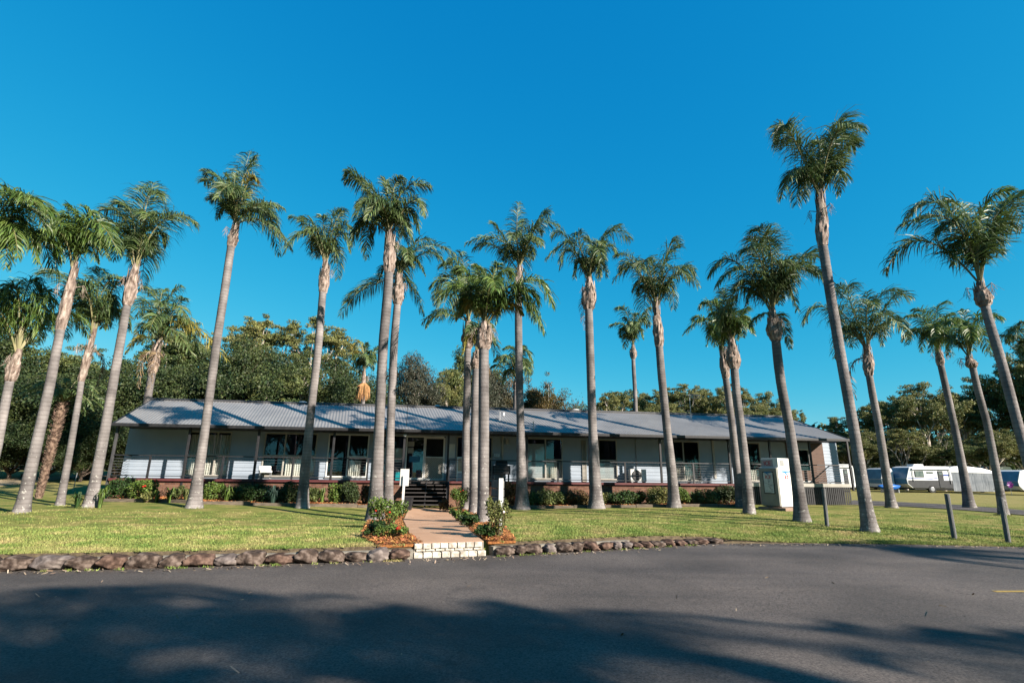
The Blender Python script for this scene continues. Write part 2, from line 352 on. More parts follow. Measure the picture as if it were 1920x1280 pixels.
M['frond_yellow'] = mat('frond_yellow', (.25, .25, .04), (.42, .34, .07), scale=1.5, rough=.6, island=.4, trans=.25)
M['frond_dead'] = mat('frond_dead', (.16, .10, .05), (.34, .24, .13), scale=3, rough=.8, island=.3)
M['rachis'] = mat('rachis', (.16, .16, .06), (.30, .26, .13), scale=3, rough=.6)
M['bark'] = mat('gum_bark', (.24, .19, .15), (.80, .73, .64), (.50, .43, .36), scale=1.2, rough=.9, bump=.6, stretch=(2, 2, .5))
M['bark_dark'] = mat('dark_bark', (.05, .038, .03), (.16, .12, .095), scale=2, rough=.95, bump=.8, stretch=(3, 3, .6))
def leaf(n, a, b): return mat(n, a, b, scale=.5, rough=.6, spec=.3, island=.5, trans=.2, detail=3)
M['leaf_dark'] = leaf('leaf_dark', (.022, .048, .016), (.075, .10, .028))
M['leaf_mid'] = leaf('leaf_mid', (.055, .095, .028), (.16, .18, .05))
M['leaf_olive'] = leaf('leaf_olive', (.095, .125, .035), (.26, .25, .075))
M['leaf_grey'] = leaf('leaf_grey', (.045, .055, .032), (.095, .09, .055))
M['leaf_orange'] = leaf('leaf_orange', (.06, .06, .014), (.16, .10, .025))
M['leaf_hedge'] = leaf('leaf_hedge', (.02, .055, .012), (.05, .10, .02))
M['leaf_lime'] = leaf('leaf_lime', (.07, .13, .02), (.16, .22, .04))
M['leaf_red'] = leaf('leaf_red', (.09, .05, .02), (.16, .12, .04))
M['leaf_blue'] = leaf('leaf_bluish', (.03, .07, .055), (.06, .11, .08))
M['flower'] = mat('red_flower', (.55, .03, .015), rough=.6)
M['flower_w'] = mat('pale_flower', (.75, .6, .6), rough=.6)

# ------------------------------------------------------------------ setting: ground, road, path
def sheet(name, mat_, xs, ys, hf, kind='structure', clip=None):
    nx, ny = len(xs), len(ys); v = []; f = []
    for y in ys:
        for x in xs: v.append((x, y, hf(x, y)))
    for j in range(ny - 1):
        for i in range(nx - 1):
            if clip and not clip((xs[i] + xs[i + 1]) / 2, (ys[j] + ys[j + 1]) / 2): continue
            f.append((j * nx + i, j * nx + i + 1, (j + 1) * nx + i + 1, (j + 1) * nx + i))
    me = bpy.data.meshes.new(name); me.from_pydata(v, [], f); me.update()
    me.polygons.foreach_set('use_smooth', [True] * len(me.polygons)); me.materials.append(mat_)
    o = bpy.data.objects.new(name, me); COL.objects.link(o); o['kind'] = kind; return o
# lawn: rows measured from the road edge
xs = sorted(set([-900, -400, -200, -120, -80] + list(np.round(np.arange(-60, 70.1, .8), 3)) + list(np.round(np.arange(-2.4, .21, .1), 3)) + [85, 110, 160, 300, 900]))
STEPX = (-1.86, -.36)
ds = [-.02, .1, .17, .24, .34, .40, .5] + list(np.arange(.9, 26, .6)) + list(np.arange(27, 60, 2.0)) + [64, 70, 80, 100, 150, 300, 1200]
v = []; f = []
for d in ds:
    for x in xs:
        y = edge_y(x) + d; low = -.33 if (d < .2 and x < 5.0) or (d < .36 and STEPX[0] < x < STEPX[1]) else hgt(x, y)
        if x > 5.0 and d < .05: low = -.296
        v.append((x, y, low))
nx = len(xs)
# drop a skirt at the road edge
for x in xs: v.append((x, edge_y(x) - .02, -.45))
for j in range(len(ds) - 1):
    for i in range(nx - 1): f.append((j * nx + i, j * nx + i + 1, (j + 1) * nx + i + 1, (j + 1) * nx + i))
b0 = len(ds) * nx
for i in range(nx - 1): f.append((b0 + i, b0 + i + 1, i + 1, i))
me = bpy.data.meshes.new('lawn'); me.from_pydata(v, [], f); me.update(); me.polygons.foreach_set('use_smooth', [True] * len(me.polygons)); me.materials.append(M['lawn'])
me.materials.append(M['mulch_soil'])
mi = [0] * len(me.polygons)
for j in range(len(ds) - 1):
    for i in range(nx - 1):
        if ds[j + 1] <= .17 or (ds[j] == .17) or (ds[j + 1] <= .37 and STEPX[0] - .15 < xs[i] < STEPX[1] + .1) or (j == 0): mi[j * (nx - 1) + i] = 1
for q_ in range((len(ds) - 1) * (nx - 1), len(me.polygons)): mi[q_] = 1
me.polygons.foreach_set('material_index', mi)
lawn = bpy.data.objects.new('lawn', me); COL.objects.link(lawn); lawn['kind'] = 'structure'
b = MB(); rx = [-900] + [a for a, _ in EDGE] + [900]
for x0_, x1_ in zip(rx, rx[1:]): b.add([(x0_, -60, -.3), (x1_, -60, -.3), (x1_, edge_y(x1_) + .1, -.3), (x0_, edge_y(x0_) + .1, -.3)], [(0, 1, 2, 3)])
b.build('road', M['asphalt'])['kind'] = 'structure'
gb = MB(); gb.add([(-900, -900, -.52), (900, -900, -.52), (900, -60, -.52), (-900, -60, -.52)], [(0, 1, 2, 3)]); gb.build('ground', M['lawn'])['kind'] = 'structure'
# far verge behind the camera where the shade palms stand
sheet('verge', M['lawn'], list(np.arange(-40, 61, 4.0)), [-59, -40, -25, -15, -9, -8.5], lambda x, y: -.295 if y > -8.6 else -.15)

# yellow marking on the asphalt
yl = gnd(1864, 1108.5, -.3)
yb = MB(); yb.box(0, 4.5, -.04, .04, .004, .006); yo = yb.build('road_marking', mat('yellow_paint', (.32, .22, .05), (.45, .32, .08), scale=20, rough=.8), loc=(yl.x, yl.y, -.3)); yo.rotation_euler.z = rad(4); yo['kind'] = 'structure'

def strip(name, mat_, left, right, lift, n=24, kind='structure'):
    def samp(pl, t):
        k = t * (len(pl) - 1); i = min(int(k), len(pl) - 2); a = Vector(pl[i]); b = Vector(pl[i + 1]); return a.lerp(b, k - i)
    v = []; f = []
    m_ = 8
    for i in range(n + 1):
        a = samp(left, i / n); b = samp(right, i / n)
        for k in range(m_ + 1):
            p = a.lerp(b, k / m_); v.append((p.x, p.y, hgt(p.x, p.y) + lift))
    for i in range(n):
        for k in range(m_): q = i * (m_ + 1) + k; f.append((q, q + 1, q + m_ + 2, q + m_ + 1))
    n0 = len(v); v += [(x, y, z - .045) for x, y, z in v[:]]
    for i in range(n):
        q = i * (m_ + 1); f.append((q, q + m_ + 1, q + m_ + 1 + n0, q + n0)); q += m_; f.append((q, q + n0, q + m_ + 1 + n0, q + m_ + 1))
    for k in range(m_): f.append((k + n0, k + 1 + n0, k + 1, k))
    me = bpy.data.meshes.new(name); me.from_pydata(v, [], f); me.update(); me.materials.append(mat_)
    o = bpy.data.objects.new(name, me); COL.objects.link(o); o['kind'] = kind; return o
def g2(*pts):
    out = []
    for p in pts:
        q = gnd(*p)
        out.append((q.x, max(q.y, edge_y(q.x) + .2)))
    return out
PL = g2((778, 1021), (767, 1000), (756, 976), (763, 962)) + [tuple(bw(onv(758, 900, .25)[0] + .05, -1.62).xy)]; PR = g2((906, 1019), (884, 1000), (862, 978), (848, 960)) + [tuple(bw(onv(838, 900, .25)[0] - .05, -1.62).xy)]
strip('path', M['path'], PL, PR, .035)
# mulch beds
ML = g2((688, 1035), (676, 1008), (684, 985), (698, 968), (712, 955)); strip('mulch_bed', M['mulch_bed'], ML, g2((775, 1036), (765, 1002), (754, 978), (758, 966), (765, 958)), .02)
strip('mulch_bed', M['mulch_bed'], g2((911, 1031), (886, 1000), (864, 978), (848, 958)), g2((968, 1026), (955, 1000), (935, 982), (905, 968), (885, 950)), .02)
BEDL = [(195, 940), (290, 941), (364, 944), (470, 947), (567, 949), (670, 951), (712, 951)]
BEDR = [(905, 946), (978, 947), (1075, 946), (1118, 946), (1263, 947), (1345, 945), (1385, 944)]
def behind(pts, v): return [tuple(bw(onv(px, py, .5)[0], v).xy) for px, py in pts]
bedl_front = [tuple(gfront(*p, 1.5).xy) for p in BEDL]; bedr_front = [tuple(gfront(*p, 1.5).xy) for p in BEDR]
strip('garden_bed', M['mulch_bed'], bedl_front, behind([(215, 900), (290, 900), (380, 900), (470, 900), (567, 900), (670, 900), (735, 900)], .55), .07, n=30)
strip('garden_bed', M['mulch_bed'], bedr_front, behind([(860, 900), (978, 900), (1075, 900), (1118, 900), (1263, 900), (1345, 900), (1395, 900)], .55), .07, n=30)
def edging(front, label):
    b = MB()
    for (x0, y0), (x1, y1) in zip(front, front[1:]):
        L_ = math.hypot(x1 - x0, y1 - y0); n = max(1, round(L_ / 2.4)); a = math.atan2(y1 - y0, x1 - x0)
        for k in range(n):
            t = (k + .5) / n; x = x0 + (x1 - x0) * t; y = y0 + (y1 - y0) * t
            Mx = Matrix.Translation((x, y, hgt(x, y))) @ Matrix.Rotation(a, 4, 'Z')
            b.box(-L_ / n / 2 + .01, L_ / n / 2 - .01, -.11, .0, -.1, .13, Mx)
    tag(b.build('timber_edging', M['sleeper'], bevel=.012), label, 'garden edging')
edging(bedl_front, 'weathered timber sleepers edging the garden bed left of the entrance path')
edging(bedr_front, 'weathered timber sleepers edging the garden bed right of the entrance path')
# dark driveway strip across the right field
dv_f = g2((1590, 946), (1700, 950), (1800, 956), (1920, 966)); dv_b = g2((1600, 938), (1700, 942), (1800, 947), (1920, 957))
ddr = [tuple(Vector(dv_f[-1]) + (Vector(dv_f[-1]) - Vector(dv_f[-2])) * 2)]; ddb = [tuple(Vector(dv_b[-1]) + (Vector(dv_b[-1]) - Vector(dv_b[-2])) * 2)]
strip('driveway', M['asphalt'], dv_f + ddr, dv_b + ddb, .03, n=40)
# sandy track on the left back
strip('track', mat('sandy_track', (.36, .27, .16), (.48, .38, .25), scale=2, rough=.95), g2((-60, 916), (60, 905), (140, 896), (215, 892)), g2((-60, 903), (60, 896), (140, 891), (215, 888)), .03)

def rnd_mesh_scatter(name, mat_, pts, size, kind='stuff', up=False, seed=1, lab=None, cat=None):
    R = np.random.default_rng(seed); n = len(pts); pts = np.array(pts)
    a = R.uniform(0, 2 * PI, n); L_ = size * R.uniform(.5, 1.3, n)
    if up:
        w = .35 * L_ * R.uniform(.5, 1, n) ; dx = np.cos(a) * w; dy = np.sin(a) * w; lx = R.normal(0, .45, n) * L_; ly = R.normal(0, .45, n) * L_
        v = np.stack([pts + np.stack([-dx, -dy, 0 * dx], 1), pts + np.stack([dx, dy, 0 * dx], 1), pts + np.stack([lx, ly, L_], 1)], 1).reshape(-1, 3)
        k = 3
    else:
        t = R.normal(0, .35, n); dx = np.cos(a) * L_; dy = np.sin(a) * L_; wx = -np.sin(a) * L_ * .22; wy = np.cos(a) * L_ * .22
        z = np.zeros(n); u = np.stack([dx, dy, t * L_], 1); w = np.stack([wx, wy, R.normal(0, .1, n) * L_], 1)
        c = pts + np.stack([z, z, R.uniform(.01, .04, n)], 1)
        v = np.stack([c - u - w, c + u - w, c + u + w, c - u + w], 1).reshape(-1, 3); k = 4
    me = bpy.data.meshes.new(name); me.vertices.add(n * k); me.vertices.foreach_set('co', v.ravel())
    me.loops.add(n * k); me.loops.foreach_set('vertex_index', np.arange(n * k)); me.polygons.add(n)
    me.polygons.foreach_set('loop_start', np.arange(n) * k); me.polygons.foreach_set('loop_total', np.full(n, k)); me.update(calc_edges=True)
    me.materials.append(mat_); o = bpy.data.objects.new(name, me); COL.objects.link(o); o['kind'] = kind
    if lab: o['label'] = lab
    if cat: o['category'] = cat
    return o
rng = random.Random(7)
def in_strip(l, r, n):
    out = []
    for _ in range(n):
        t = rng.random() * (len(l) - 1); i = int(t); a = Vector(l[i]).lerp(Vector(l[i + 1]), t - i)
        t2 = t / (len(l) - 1) * (len(r) - 1); j = min(int(t2), len(r) - 2); b = Vector(r[j]).lerp(Vector(r[j + 1]), t2 - j)
        p = a.lerp(b, rng.random()); out.append((p.x, p.y, hgt(p.x, p.y) + .03))
    return out
ch = in_strip(ML, g2((775, 1036), (765, 1002), (754, 978), (758, 966), (765, 958)), 5000) + in_strip(g2((911, 1031), (886, 1000), (864, 978), (848, 958)), g2((968, 1026), (955, 1000), (935, 982), (905, 968), (885, 950)), 5000)
rnd_mesh_scatter('mulch_chips', M['chip'], ch, .035, seed=3, lab='orange brown bark mulch beside the entrance path', cat='mulch')
ch = in_strip(bedl_front, behind([(215, 900), (735, 900)], .8), 9000) + in_strip(bedr_front, behind([(860, 900), (1395, 900)], .8), 9000)
rnd_mesh_scatter('mulch_chips', M['chip'], [(x, y, z + .05) for x, y, z in ch], .05, seed=4, lab='orange brown bark mulch in the beds along the brick base', cat='mulch')
# grass blades
def inside_poly(x, y):   # path / beds area kept free
    t = (y - PL[0][1]) / (PL[-1][1] - PL[0][1])
    if -0.05 < t < 1.1:
        xl = min(ML[0][0], -2.6) + t * -1.2; xr = 0.1 + t * -.6
        if xl < x < xr: return True
    return False
gp = []
R_ = np.random.default_rng(11)
for (x0, x1, d1, n) in ((-13, 14, .6, 26000), (-13, 5, 5.0, 95000), (5, 16, 5, 45000), (-18, 20, 11, 60000)):
    for _ in range(n):
        x = rng.uniform(x0, x1); d = rng.uniform(.02, 1) ** 1.4 * d1 + (.24 if x < 5 else 0); y = edge_y(x) + d
        if abs(x) / y > 1.08 or inside_poly(x, y): continue
        gp.append((x, y, hgt(x, y) - .004))
rw = random.Random(61)
for _ in range(60):
    x = rw.uniform(-11, 5.0)
    if -2.0 < x < -.2: continue
    for _ in range(rw.randint(8, 34)): a, b_ = rw.gauss(0, .05), abs(rw.gauss(0, .02)); gp.append((x + a, edge_y(x) - .15 - b_, -.3))
    for _ in range(14): a = rw.gauss(0, .05); gp.append((x + a, edge_y(x) + .2, hgt(x, edge_y(x) + .3)))
for bx_, by_ in ((40, 962), (112, 949), (168, 951), (364, 952), (567, 952), (979, 948), (1118, 948), (1264, 951), (1388, 941), (1405, 963), (1504, 977), (1632, 997), (1672, 951), (1818, 952), (1882, 966), (1551, 988), (1790, 1011), (1891, 1019)):
    q = gfront(bx_, by_, 1.95); small = (bx_, by_) in ((1551, 988), (1790, 1011), (1891, 1019))
    for _ in range(120 if small else 420):
        a = rng.uniform(0, 2 * PI); d = (.06 if small else .2) + abs(rng.gauss(0, .07)); x, y = q.x + math.cos(a) * d, q.y + math.sin(a) * d; gp.append((x, y, hgt(x, y) + rng.uniform(0, .03)))
rnd_mesh_scatter('grass', M['blade'], gp, .038, up=True, seed=5, lab='short mown grass with dry patches on the front lawn', cat='grass')
lf = [(rng.uniform(-9, 13), rng.uniform(3.8, 9), -.315) for _ in range(70)]
for _ in range(900):
    x = rng.uniform(-11, 14); lf.append((x, edge_y(x) - .12 - abs(rng.gauss(0, .16)) - .05, -.315))
rnd_mesh_scatter('fallen_leaves', mat('dry_leaf', (.22, .15, .09), (.4, .33, .25), scale=8, rough=.8, island=.4), lf, .035, seed=9, lab='small dry leaves scattered over the asphalt and along the kerb', cat='leaf litter')

# ------------------------------------------------------------------ kerb rocks
def ordinal(n):
    o = ['', 'first', 'second', 'third', 'fourth', 'fifth', 'sixth', 'seventh', 'eighth', 'ninth', 'tenth', 'eleventh', 'twelfth', 'thirteenth', 'fourteenth', 'fifteenth', 'sixteenth', 'seventeenth', 'eighteenth', 'nineteenth', 'twentieth']
    if n <= 20: return o[n]
    return ('twenty-' if n < 30 else 'thirty-' if n < 40 else 'forty-') + o[n % 10] if n % 10 else ['', '', 'twentieth', 'thirtieth', 'fortieth'][n // 10]
def rock(loc, lx, ly, lz, seed, m_, label, rz, group):
    bm = bmesh.new(); bmesh.ops.create_cube(bm, size=2); bmesh.ops.subdivide_edges(bm, edges=bm.edges[:], cuts=9, use_grid_fill=True)
    r = random.Random(seed); pl = [(Vector((r.gauss(0, 1), r.gauss(0, 1), r.gauss(0, .7) + .1)).normalized(), r.uniform(.78, .98)) for _ in range(14)]
    ph = [r.uniform(0, 6) for _ in range(4)]
    for q in bm.verts:
        c = q.co; n4 = (abs(c.x) ** 4.5 + abs(c.y) ** 4.5 + abs(c.z) ** 4.5) ** (1 / 4.5); q.co = c / n4
        for n_, d_ in pl:
            k = q.co.dot(n_)
            if k > d_: q.co -= n_ * (k - d_) * .85
        c = q.co; q.co = c * (1 + .05 * math.sin(c.x * 5 + ph[0]) * math.cos(c.y * 4 + ph[1]) + .035 * math.sin(c.z * 9 + c.x * 7 + ph[2]) + r.uniform(-.03, .03))
        q.co.x *= lx / 2; q.co.y *= ly / 2; q.co.z *= lz / 2 * (1 + .12 * math.sin(c.x * 2 + ph[3]))
        q.co.z += lz / 2 - .02
    me = bpy.data.meshes.new('kerb_rock'); bm.to_mesh(me); bm.free()
    me.polygons.foreach_set('use_smooth', [True] * len(me.polygons))
    me.materials.append(m_); o = bpy.data.objects.new('kerb_rock', me); COL.objects.link(o); o.location = loc; o.rotation_euler = (0, 0, rz); tag(o, label, 'rock', group); return o
def rockrow(x0, x1, side, zt0, zt1, group, sz):
    r = random.Random(21 + (side > 0)); x = x0; k = 0
    while (x < x1) if side > 0 else (x > x1):
        k += 1; L_ = r.uniform(*sz); xm = x + side * L_ / 2 * .92
        ym = edge_y(xm) + .06; sl = math.atan2(edge_y(xm + .2) - edge_y(xm - .2), .4)
        t = abs(xm - x0) / abs(x1 - x0); zt = zt0 + (zt1 - zt0) * t
        q = r.random(); mk, word = (('rock', 'dark brown') if q < .5 else ('rock_red', 'reddish brown') if q < .78 else ('rock_pale', 'pale grey'))
        rock((xm, ym, -.3), L_ * 1.03, .40, (zt + .3) * r.uniform(.9, 1.12), int(abs(xm) * 1000), M[mk], '%s kerb rock, %s to the %s of the white brick steps' % (word, ordinal(k), 'right' if side > 0 else 'left'), sl + r.uniform(-.1, .1), group)
        x += side * L_ * .92 * math.cos(sl)
    return k
rockrow(-1.88, -11.5, -1, -.09, -.08, 'rocks kerbing the lawn left of the steps', (.36, .58))
rockrow(-.30, 4.75, 1, -.10, -.17, 'rocks kerbing the lawn right of the steps', (.26, .42))
mb = MB(); xx = -12.0
while xx < 4.6:
    if not (-1.9 < xx + .15 < -.35) :
        a = (xx, edge_y(xx)); b = (xx + .3, edge_y(xx + .3)); an = math.atan2(b[1] - a[1], .3)
        mb.box(0, .3 / math.cos(an), 0.06, .32, 0, .165 if xx < 2.5 else .10, Matrix.Translation((a[0], a[1], -.31)) @ Matrix.Rotation(an, 4, 'Z'))
    xx += .3
mb.build('kerb_mortar', M['mortar'])['kind'] = 'structure'
# white brick steps
p0 = gnd(775, 1047, -.3); p1 = gnd(912, 1042, -.3); an = math.atan2(p1.y - p0.y, p1.x - p0.x); W_ = (p1 - p0).length
st = empty('brick_steps', p0, an); tag(st, 'white painted brick steps rising from the road to the entrance path', 'steps')
def course(name, z, y0, y1, h, n, x0, x1, jit):
    b = MB(); r = random.Random(int(z * 100) + 5); w = (x1 - x0) / n
    for k in range(n):
        jx = r.uniform(-.004, .004); b.box(x0 + k * w + .009 + jx, x0 + (k + 1) * w - .009 + jx, y0 + r.uniform(-.006, .006), y1, z + .002, z + h - r.uniform(.002, .01))
    b.build(name, M['whitebrick'], st, bevel=.008)
course('brick_course', 0, 0, .24, .105, 8, 0, W_, 1)
course('brick_course', .105, .13, .36, .05, 7, .05, W_ - .05, 1)
course('brick_course', .155, .10, .36, .10, 8, -.02 + .03, W_ - .06, 1)
b = MB(); b.box(.02, W_ - .02, .16, .36, .0, .235); b.build('mortar_core', M['mortar'], st)

# ------------------------------------------------------------------ the building
H = empty('motel_building', (BO[0], BO[1], BZ), BTH)
tag(H, 'long low grey weatherboard building with corrugated roof and verandah behind the palms', 'building')
DK, EV, VW, VP, VD = 1.13, 3.45, 1.95, .35, .25     # deck top, eave underside, wall plane, post plane, deck edge
def U(px, py=860, v=VW): return onv(px, py, v)[0]
# corrugated roof
def roofz(v_): return 3.60 + (5.30 - 3.60) * v_ / 5.0
def roof_mat():
    m = mat('corrugated_steel', (.235, .228, .225), (.30, .292, .285), scale=.8, rough=.45, spec=.5, metal=.15); return m
M['roof'] = roof_mat()
b = MB(); n = 37 * 26; vs = []; fs = []
for i in range(n + 1):
    t = i / n; zc = .012 * math.sin(i * PI / 2 * 1.0)
    for (vv) in (-.05, 5.0):
        u0 = -.37 - .24 * vv; u1 = 36.9; vs.append((u0 + (u1 - u0) * t, vv, roofz(vv) + zc))
for i in range(n): q = 2 * i; fs.append((q, q + 2, q + 3, q + 1))
b.add(vs, fs)
b.add([(-1.57, 5, 5.3), (36.9, 5, 5.3), (36.9, 10.2, 3.55), (-1.57, 10.2, 3.55)], [(0, 1, 2, 3)])
roof = b.build('roof', M['roof'], H)
b = MB(); b.box(-.37, 36.9, .02, VW + .1, EV + .03, EV + .05); b.build('soffit', M['wood_dark'], H)
b = MB(); b.box(-.45, 36.98, -.13, .0, EV - .0, EV + .14); gut = b.build('gutter', M['wood_dark'], roof, bevel=.01)
b = MB(); b.prism([(-1.6, 0), (0, 0)], 0, 0) if 0 else None
b.tube([(-1.6, 5, 5.31), (36.95, 5, 5.31)], .09, 8); b.build('ridge_cap', M['post_grey'], roof)
b = MB(); b.add([(-.42, -.08, 3.42), (-.42, -.08, 3.61), (-1.62, 5, 5.31), (-1.62, 5, 5.12), (-.38, -.08, 3.42), (-.38, -.08, 3.61), (-1.58, 5, 5.31), (-1.58, 5, 5.12)], [(0, 1, 2, 3), (7, 6, 5, 4), (0, 4, 5, 1), (1, 5, 6, 2), (3, 2, 6, 7), (0, 3, 7, 4)])
b.add([(36.9, -.08, 3.42), (36.9, -.08, 3.62), (36.9, 5, 5.32), (36.9, 5, 5.12), (36.94, -.08, 3.42), (36.94, -.08, 3.62), (36.94, 5, 5.32), (36.94, 5, 5.12)], [(0, 1, 2, 3), (7, 6, 5, 4), (0, 4, 5, 1), (1, 5, 6, 2), (3, 2, 6, 7), (0, 3, 7, 4)])
b.build('barge_board', M['wood_dark'], roof)
# deck, brick base
UE0, UE1 = U(758, 900, VD), U(838, 900, VD)           # entrance bay
US = U(1405, 905, VD)
b = MB()
b.box(-.3, 36.85, VD, VW + 6, DK - .12, DK - .02); b.build('deck', M['steps'], H)
b = MB(); b.box(-.3, UE0 - .05, VD - .04, VD - .002, DK - .10, DK + .005); b.box(UE1 + .05, US, VD - .04, VD - .002, DK - .10, DK + .005); b.build('deck_fascia', M['fascia_red'], H)
b = MB(); b.box(US + .01, 36.9, VD - .04, VD - .002, DK - .12, DK + .06); b.build('deck_fascia', M['cream'], H)
b = MB(); b.box(-.25, UE0 - .05, VD + .08, VD + .2, -.9, DK - .121); b.box(UE1 + .05, US - .02, VD + .08, VD + .2, -.9, DK - .121); b.build('brick_base', M['brick'], H)
b = MB(); uu = US + .05; r = random.Random(5)
while uu < 36.85:
    w = .07; b.box(uu, uu + w, VD - .03, VD - .005, -.5 + r.uniform(0, .04), DK - .13); uu += .115
for zz in (-.1, .75): b.box(US, 36.85, VD - .004, VD + .05, zz, zz + .09)
b.build('batten_skirt', M['wood_dark'], H)
b = MB(); b.box(US, 36.85, VD + .5, VD + .55, -.9, DK - .121); b.build('skirt_backing', M['unlit_dark'], H)  # dark sheet for the shade seen between the battens
b = MB(); b.box(-.5, 36.8, 2.2, 2.3, -.9, DK - .13); b.build('underdeck_shade', M['unlit_dark'], H)  # dark backing added to stand for the shade beneath the deck
# openings: list of (px0, px1, kind)
OPEN = []
def opening(px0, px1, zt=3.42, zb=DK + .12): OPEN.append((U(px0), U(px1), zt, zb)); return OPEN[-1]
W1 = opening(348, 429); W2 = opening(492, 592); W3 = opening(613, 690); W4 = opening(704, 758); ENT = opening(760, 834, 3.40, DK + .02)
W5 = opening(855, 923); W6 = opening(988, 1055); W7 = opening(1122, 1157); W8 = opening(1257, 1312); W9 = opening(1397, 1426); W10 = opening(1490, 1518, 3.1)
OPEN.sort()
def boards(b, u0, u1, z0, z1, v0=VW, step=.19):
    z = z0
    while z < z1 - 1e-4:
        zt = min(z + step, z1)
        b.add([(u0, v0 - .022, z), (u1, v0 - .022, z), (u1, v0 - .004, zt), (u0, v0 - .004, zt), (u0, v0 - .004, z), (u1, v0 - .004, z), ], [(0, 1, 2, 3), (0, 4, 5, 1)]); z = zt
WL, WR = -.75, U(1570, 850)
b = MB(); u = WL
URB = U(1482, 860)
for (a, c, zt, zb) in OPEN:
    boards(b, u, a, DK, EV + .03); boards(b, a, c, zt, EV + .03, step=.3); boards(b, a, c, DK, zb, step=.3); u = c
boards(b, u, WR, DK, EV + .03)
b.build('wall', M['wall'], H)
b = MB()
b.add([(WL, VW, DK - .1), (WL - 1.3, 8.2, DK - .1), (WL - 1.3, 8.2, 3.9), (WL - .75, 5, 5.0), (WL, VW, 4.0)], [(0, 1, 2, 3, 4)])
b.add([(WR, VW, DK - .1), (WR, 8.2, DK - .1), (WR, 8.2, 3.9), (WR, 5, 5.1), (WR, VW, 4.0)], [(0, 1, 2, 3, 4)])
b.build('end_wall', M['wall'], H)
b = MB(); b.box(WL - .2, WR, VW + 2.6, VW + 2.65, DK, 3.5); b.build('back_wall', M['unlit_dark'], H)
b = MB(); b.box(WL, WR - .05, VW + .1, VW + 2.6, EV + .03, EV + .06); b.build('ceiling', M['unlit_dark'], H)
# brown timber wall panel at the right end recess
b = MB(); ub0, ub1 = U(1520, 860, VW - .03), U(1545, 860, VW - .03)
b.box(U(1475), U(1489), VW - .05, VW - .024, DK, EV); b.box(ub0, ub1, VW - .05, VW - .024, DK, EV); b.box(U(1489), ub0, VW - .05, VW - .024, DK, DK + .75); b.build('timber_cladding', M['brownwall'], H)

def curtain(b, u0, u1, v, z0, z1, amp=.03, pitch=.11):
    n = int((u1 - u0) / (pitch / 6)) + 1; vs = []; fs = []
    for i in range(n + 1):
        x = u0 + (u1 - u0) * i / n; y = v + amp * math.sin(x / pitch * 2 * PI) * (1 + .4 * math.sin(x * 5)); vs += [(x, y, z0), (x, y, z1)]
    for i in range(n): fs.append((2 * i, 2 * i + 2, 2 * i + 3, 2 * i + 1))
    b.add(vs, fs)
def window(op, mull=(), rail=2.28, right_only=False, fm='cream', curt=None, blind=None, w=.06, rails=None):
    a, c, zt, zb = op
    b = MB(); v0, v1 = VW - .05, VW + .03
    b.box(a, a + w, v0, v1, zb, zt); b.box(c - w, c, v0, v1, zb, zt); b.box(a + w, c - w, v0, v1, zt - w, zt); b.box(a + w, c - w, v0, v1, zb, zb + w)
    edges = [a + w] + [m - .03 for m in mull] + [c - w]; st_ = [a + w]
    cells = []; cur = a + w
    for m in mull: cells.append((cur, m - .035)); b.box(m - .035, m + .035, v0 + .005, v1, zb + w, zt - w); cur = m + .035
    cells.append((cur, c - w))
    for i, (x0, x1) in enumerate(cells):
        if rails is None or i in rails: b.box(x0, x1, v0 - .01, v1 - .01, rail - .035, rail + .035)
    f = b.build('window', M[fm], H, bevel=.006)
    g = MB(); g.add([(a + w, VW - .01, zb + w), (c - w, VW - .01, zb + w), (c - w, VW - .01, zt - w), (a + w, VW - .01, zt - w)], [(0, 1, 2, 3)]); g.build('pane', M['glass'], f)
    if curt:
        for (x0, x1, z0, z1) in curt:
            k = MB(); curtain(k, x0, x1, VW + .14, z0, z1); k.build('curtain', M['curtain'], f)
    if blind:
        for (x0, x1, z0, z1) in blind:
            k = MB(); z = z0
            while z < z1: k.box(x0, x1, VW + .07, VW + .1, z, z + .034); z += .05
            k.build('blind', M['white'], f)
    b = MB(); b.box(a - .02, c + .02, VW - .09, VW - .0515, zb - .05, zb); b.build('sill', M['white'], f)
    return f
zb_ = DK + .15; zt_ = 3.26
a, c = W1[0], W1[1]; window(W1, [U(403)], curt=[(a + .05, c - .08, zb_, zt_)], rails=[0, 1])
a, c = W2[0], W2[1]; m_ = U(532); window(W2, [m_], curt=[(m_ + .1, c - .05, zb_, 2.25)], rails=[0, 1])
a, c = W3[0], W3[1]; m_ = U(652); window(W3, [m_], curt=[(m_ + .05, c - .35, zb_, 2.1)], rails=[1], fm='white')
a, c = W4[0], W4[1]; window(W4, [], blind=None, curt=None)
k = MB(); k.box(a + .08, c - .08, VW + .05, VW + .07, 2.05, 2.75); k.box(a + .08, c - .08, VW + .045, VW + .065, 1.55, 1.95); k.build('roller_blind', M['curtain'], H)
a, c = W5[0], W5[1]; window(W5, [U(890)], curt=None)
a, c = W6[0], W6[1]; m_ = U(1022.5); window(W6, [m_], blind=[(a + .05, m_ - .05, zb_, 3.1)], curt=[(m_ + .05, c - .05, zb_, 2.2)], rails=[1])
a, c = W7[0], W7[1]; window(W7, [], blind=[(a + .05, c - .05, zb_, 2.2)])
a, c = W8[0], W8[1]; window(W8, [U(1281.6)], curt=[(a + .05, c - .1, zb_, 2.2)], rails=[0])
a, c = W9[0], W9[1]; window(W9, [], curt=[(a + .05, c - .1, zb_, 1.9)])
window(W10, [], rails=[], fm='white')
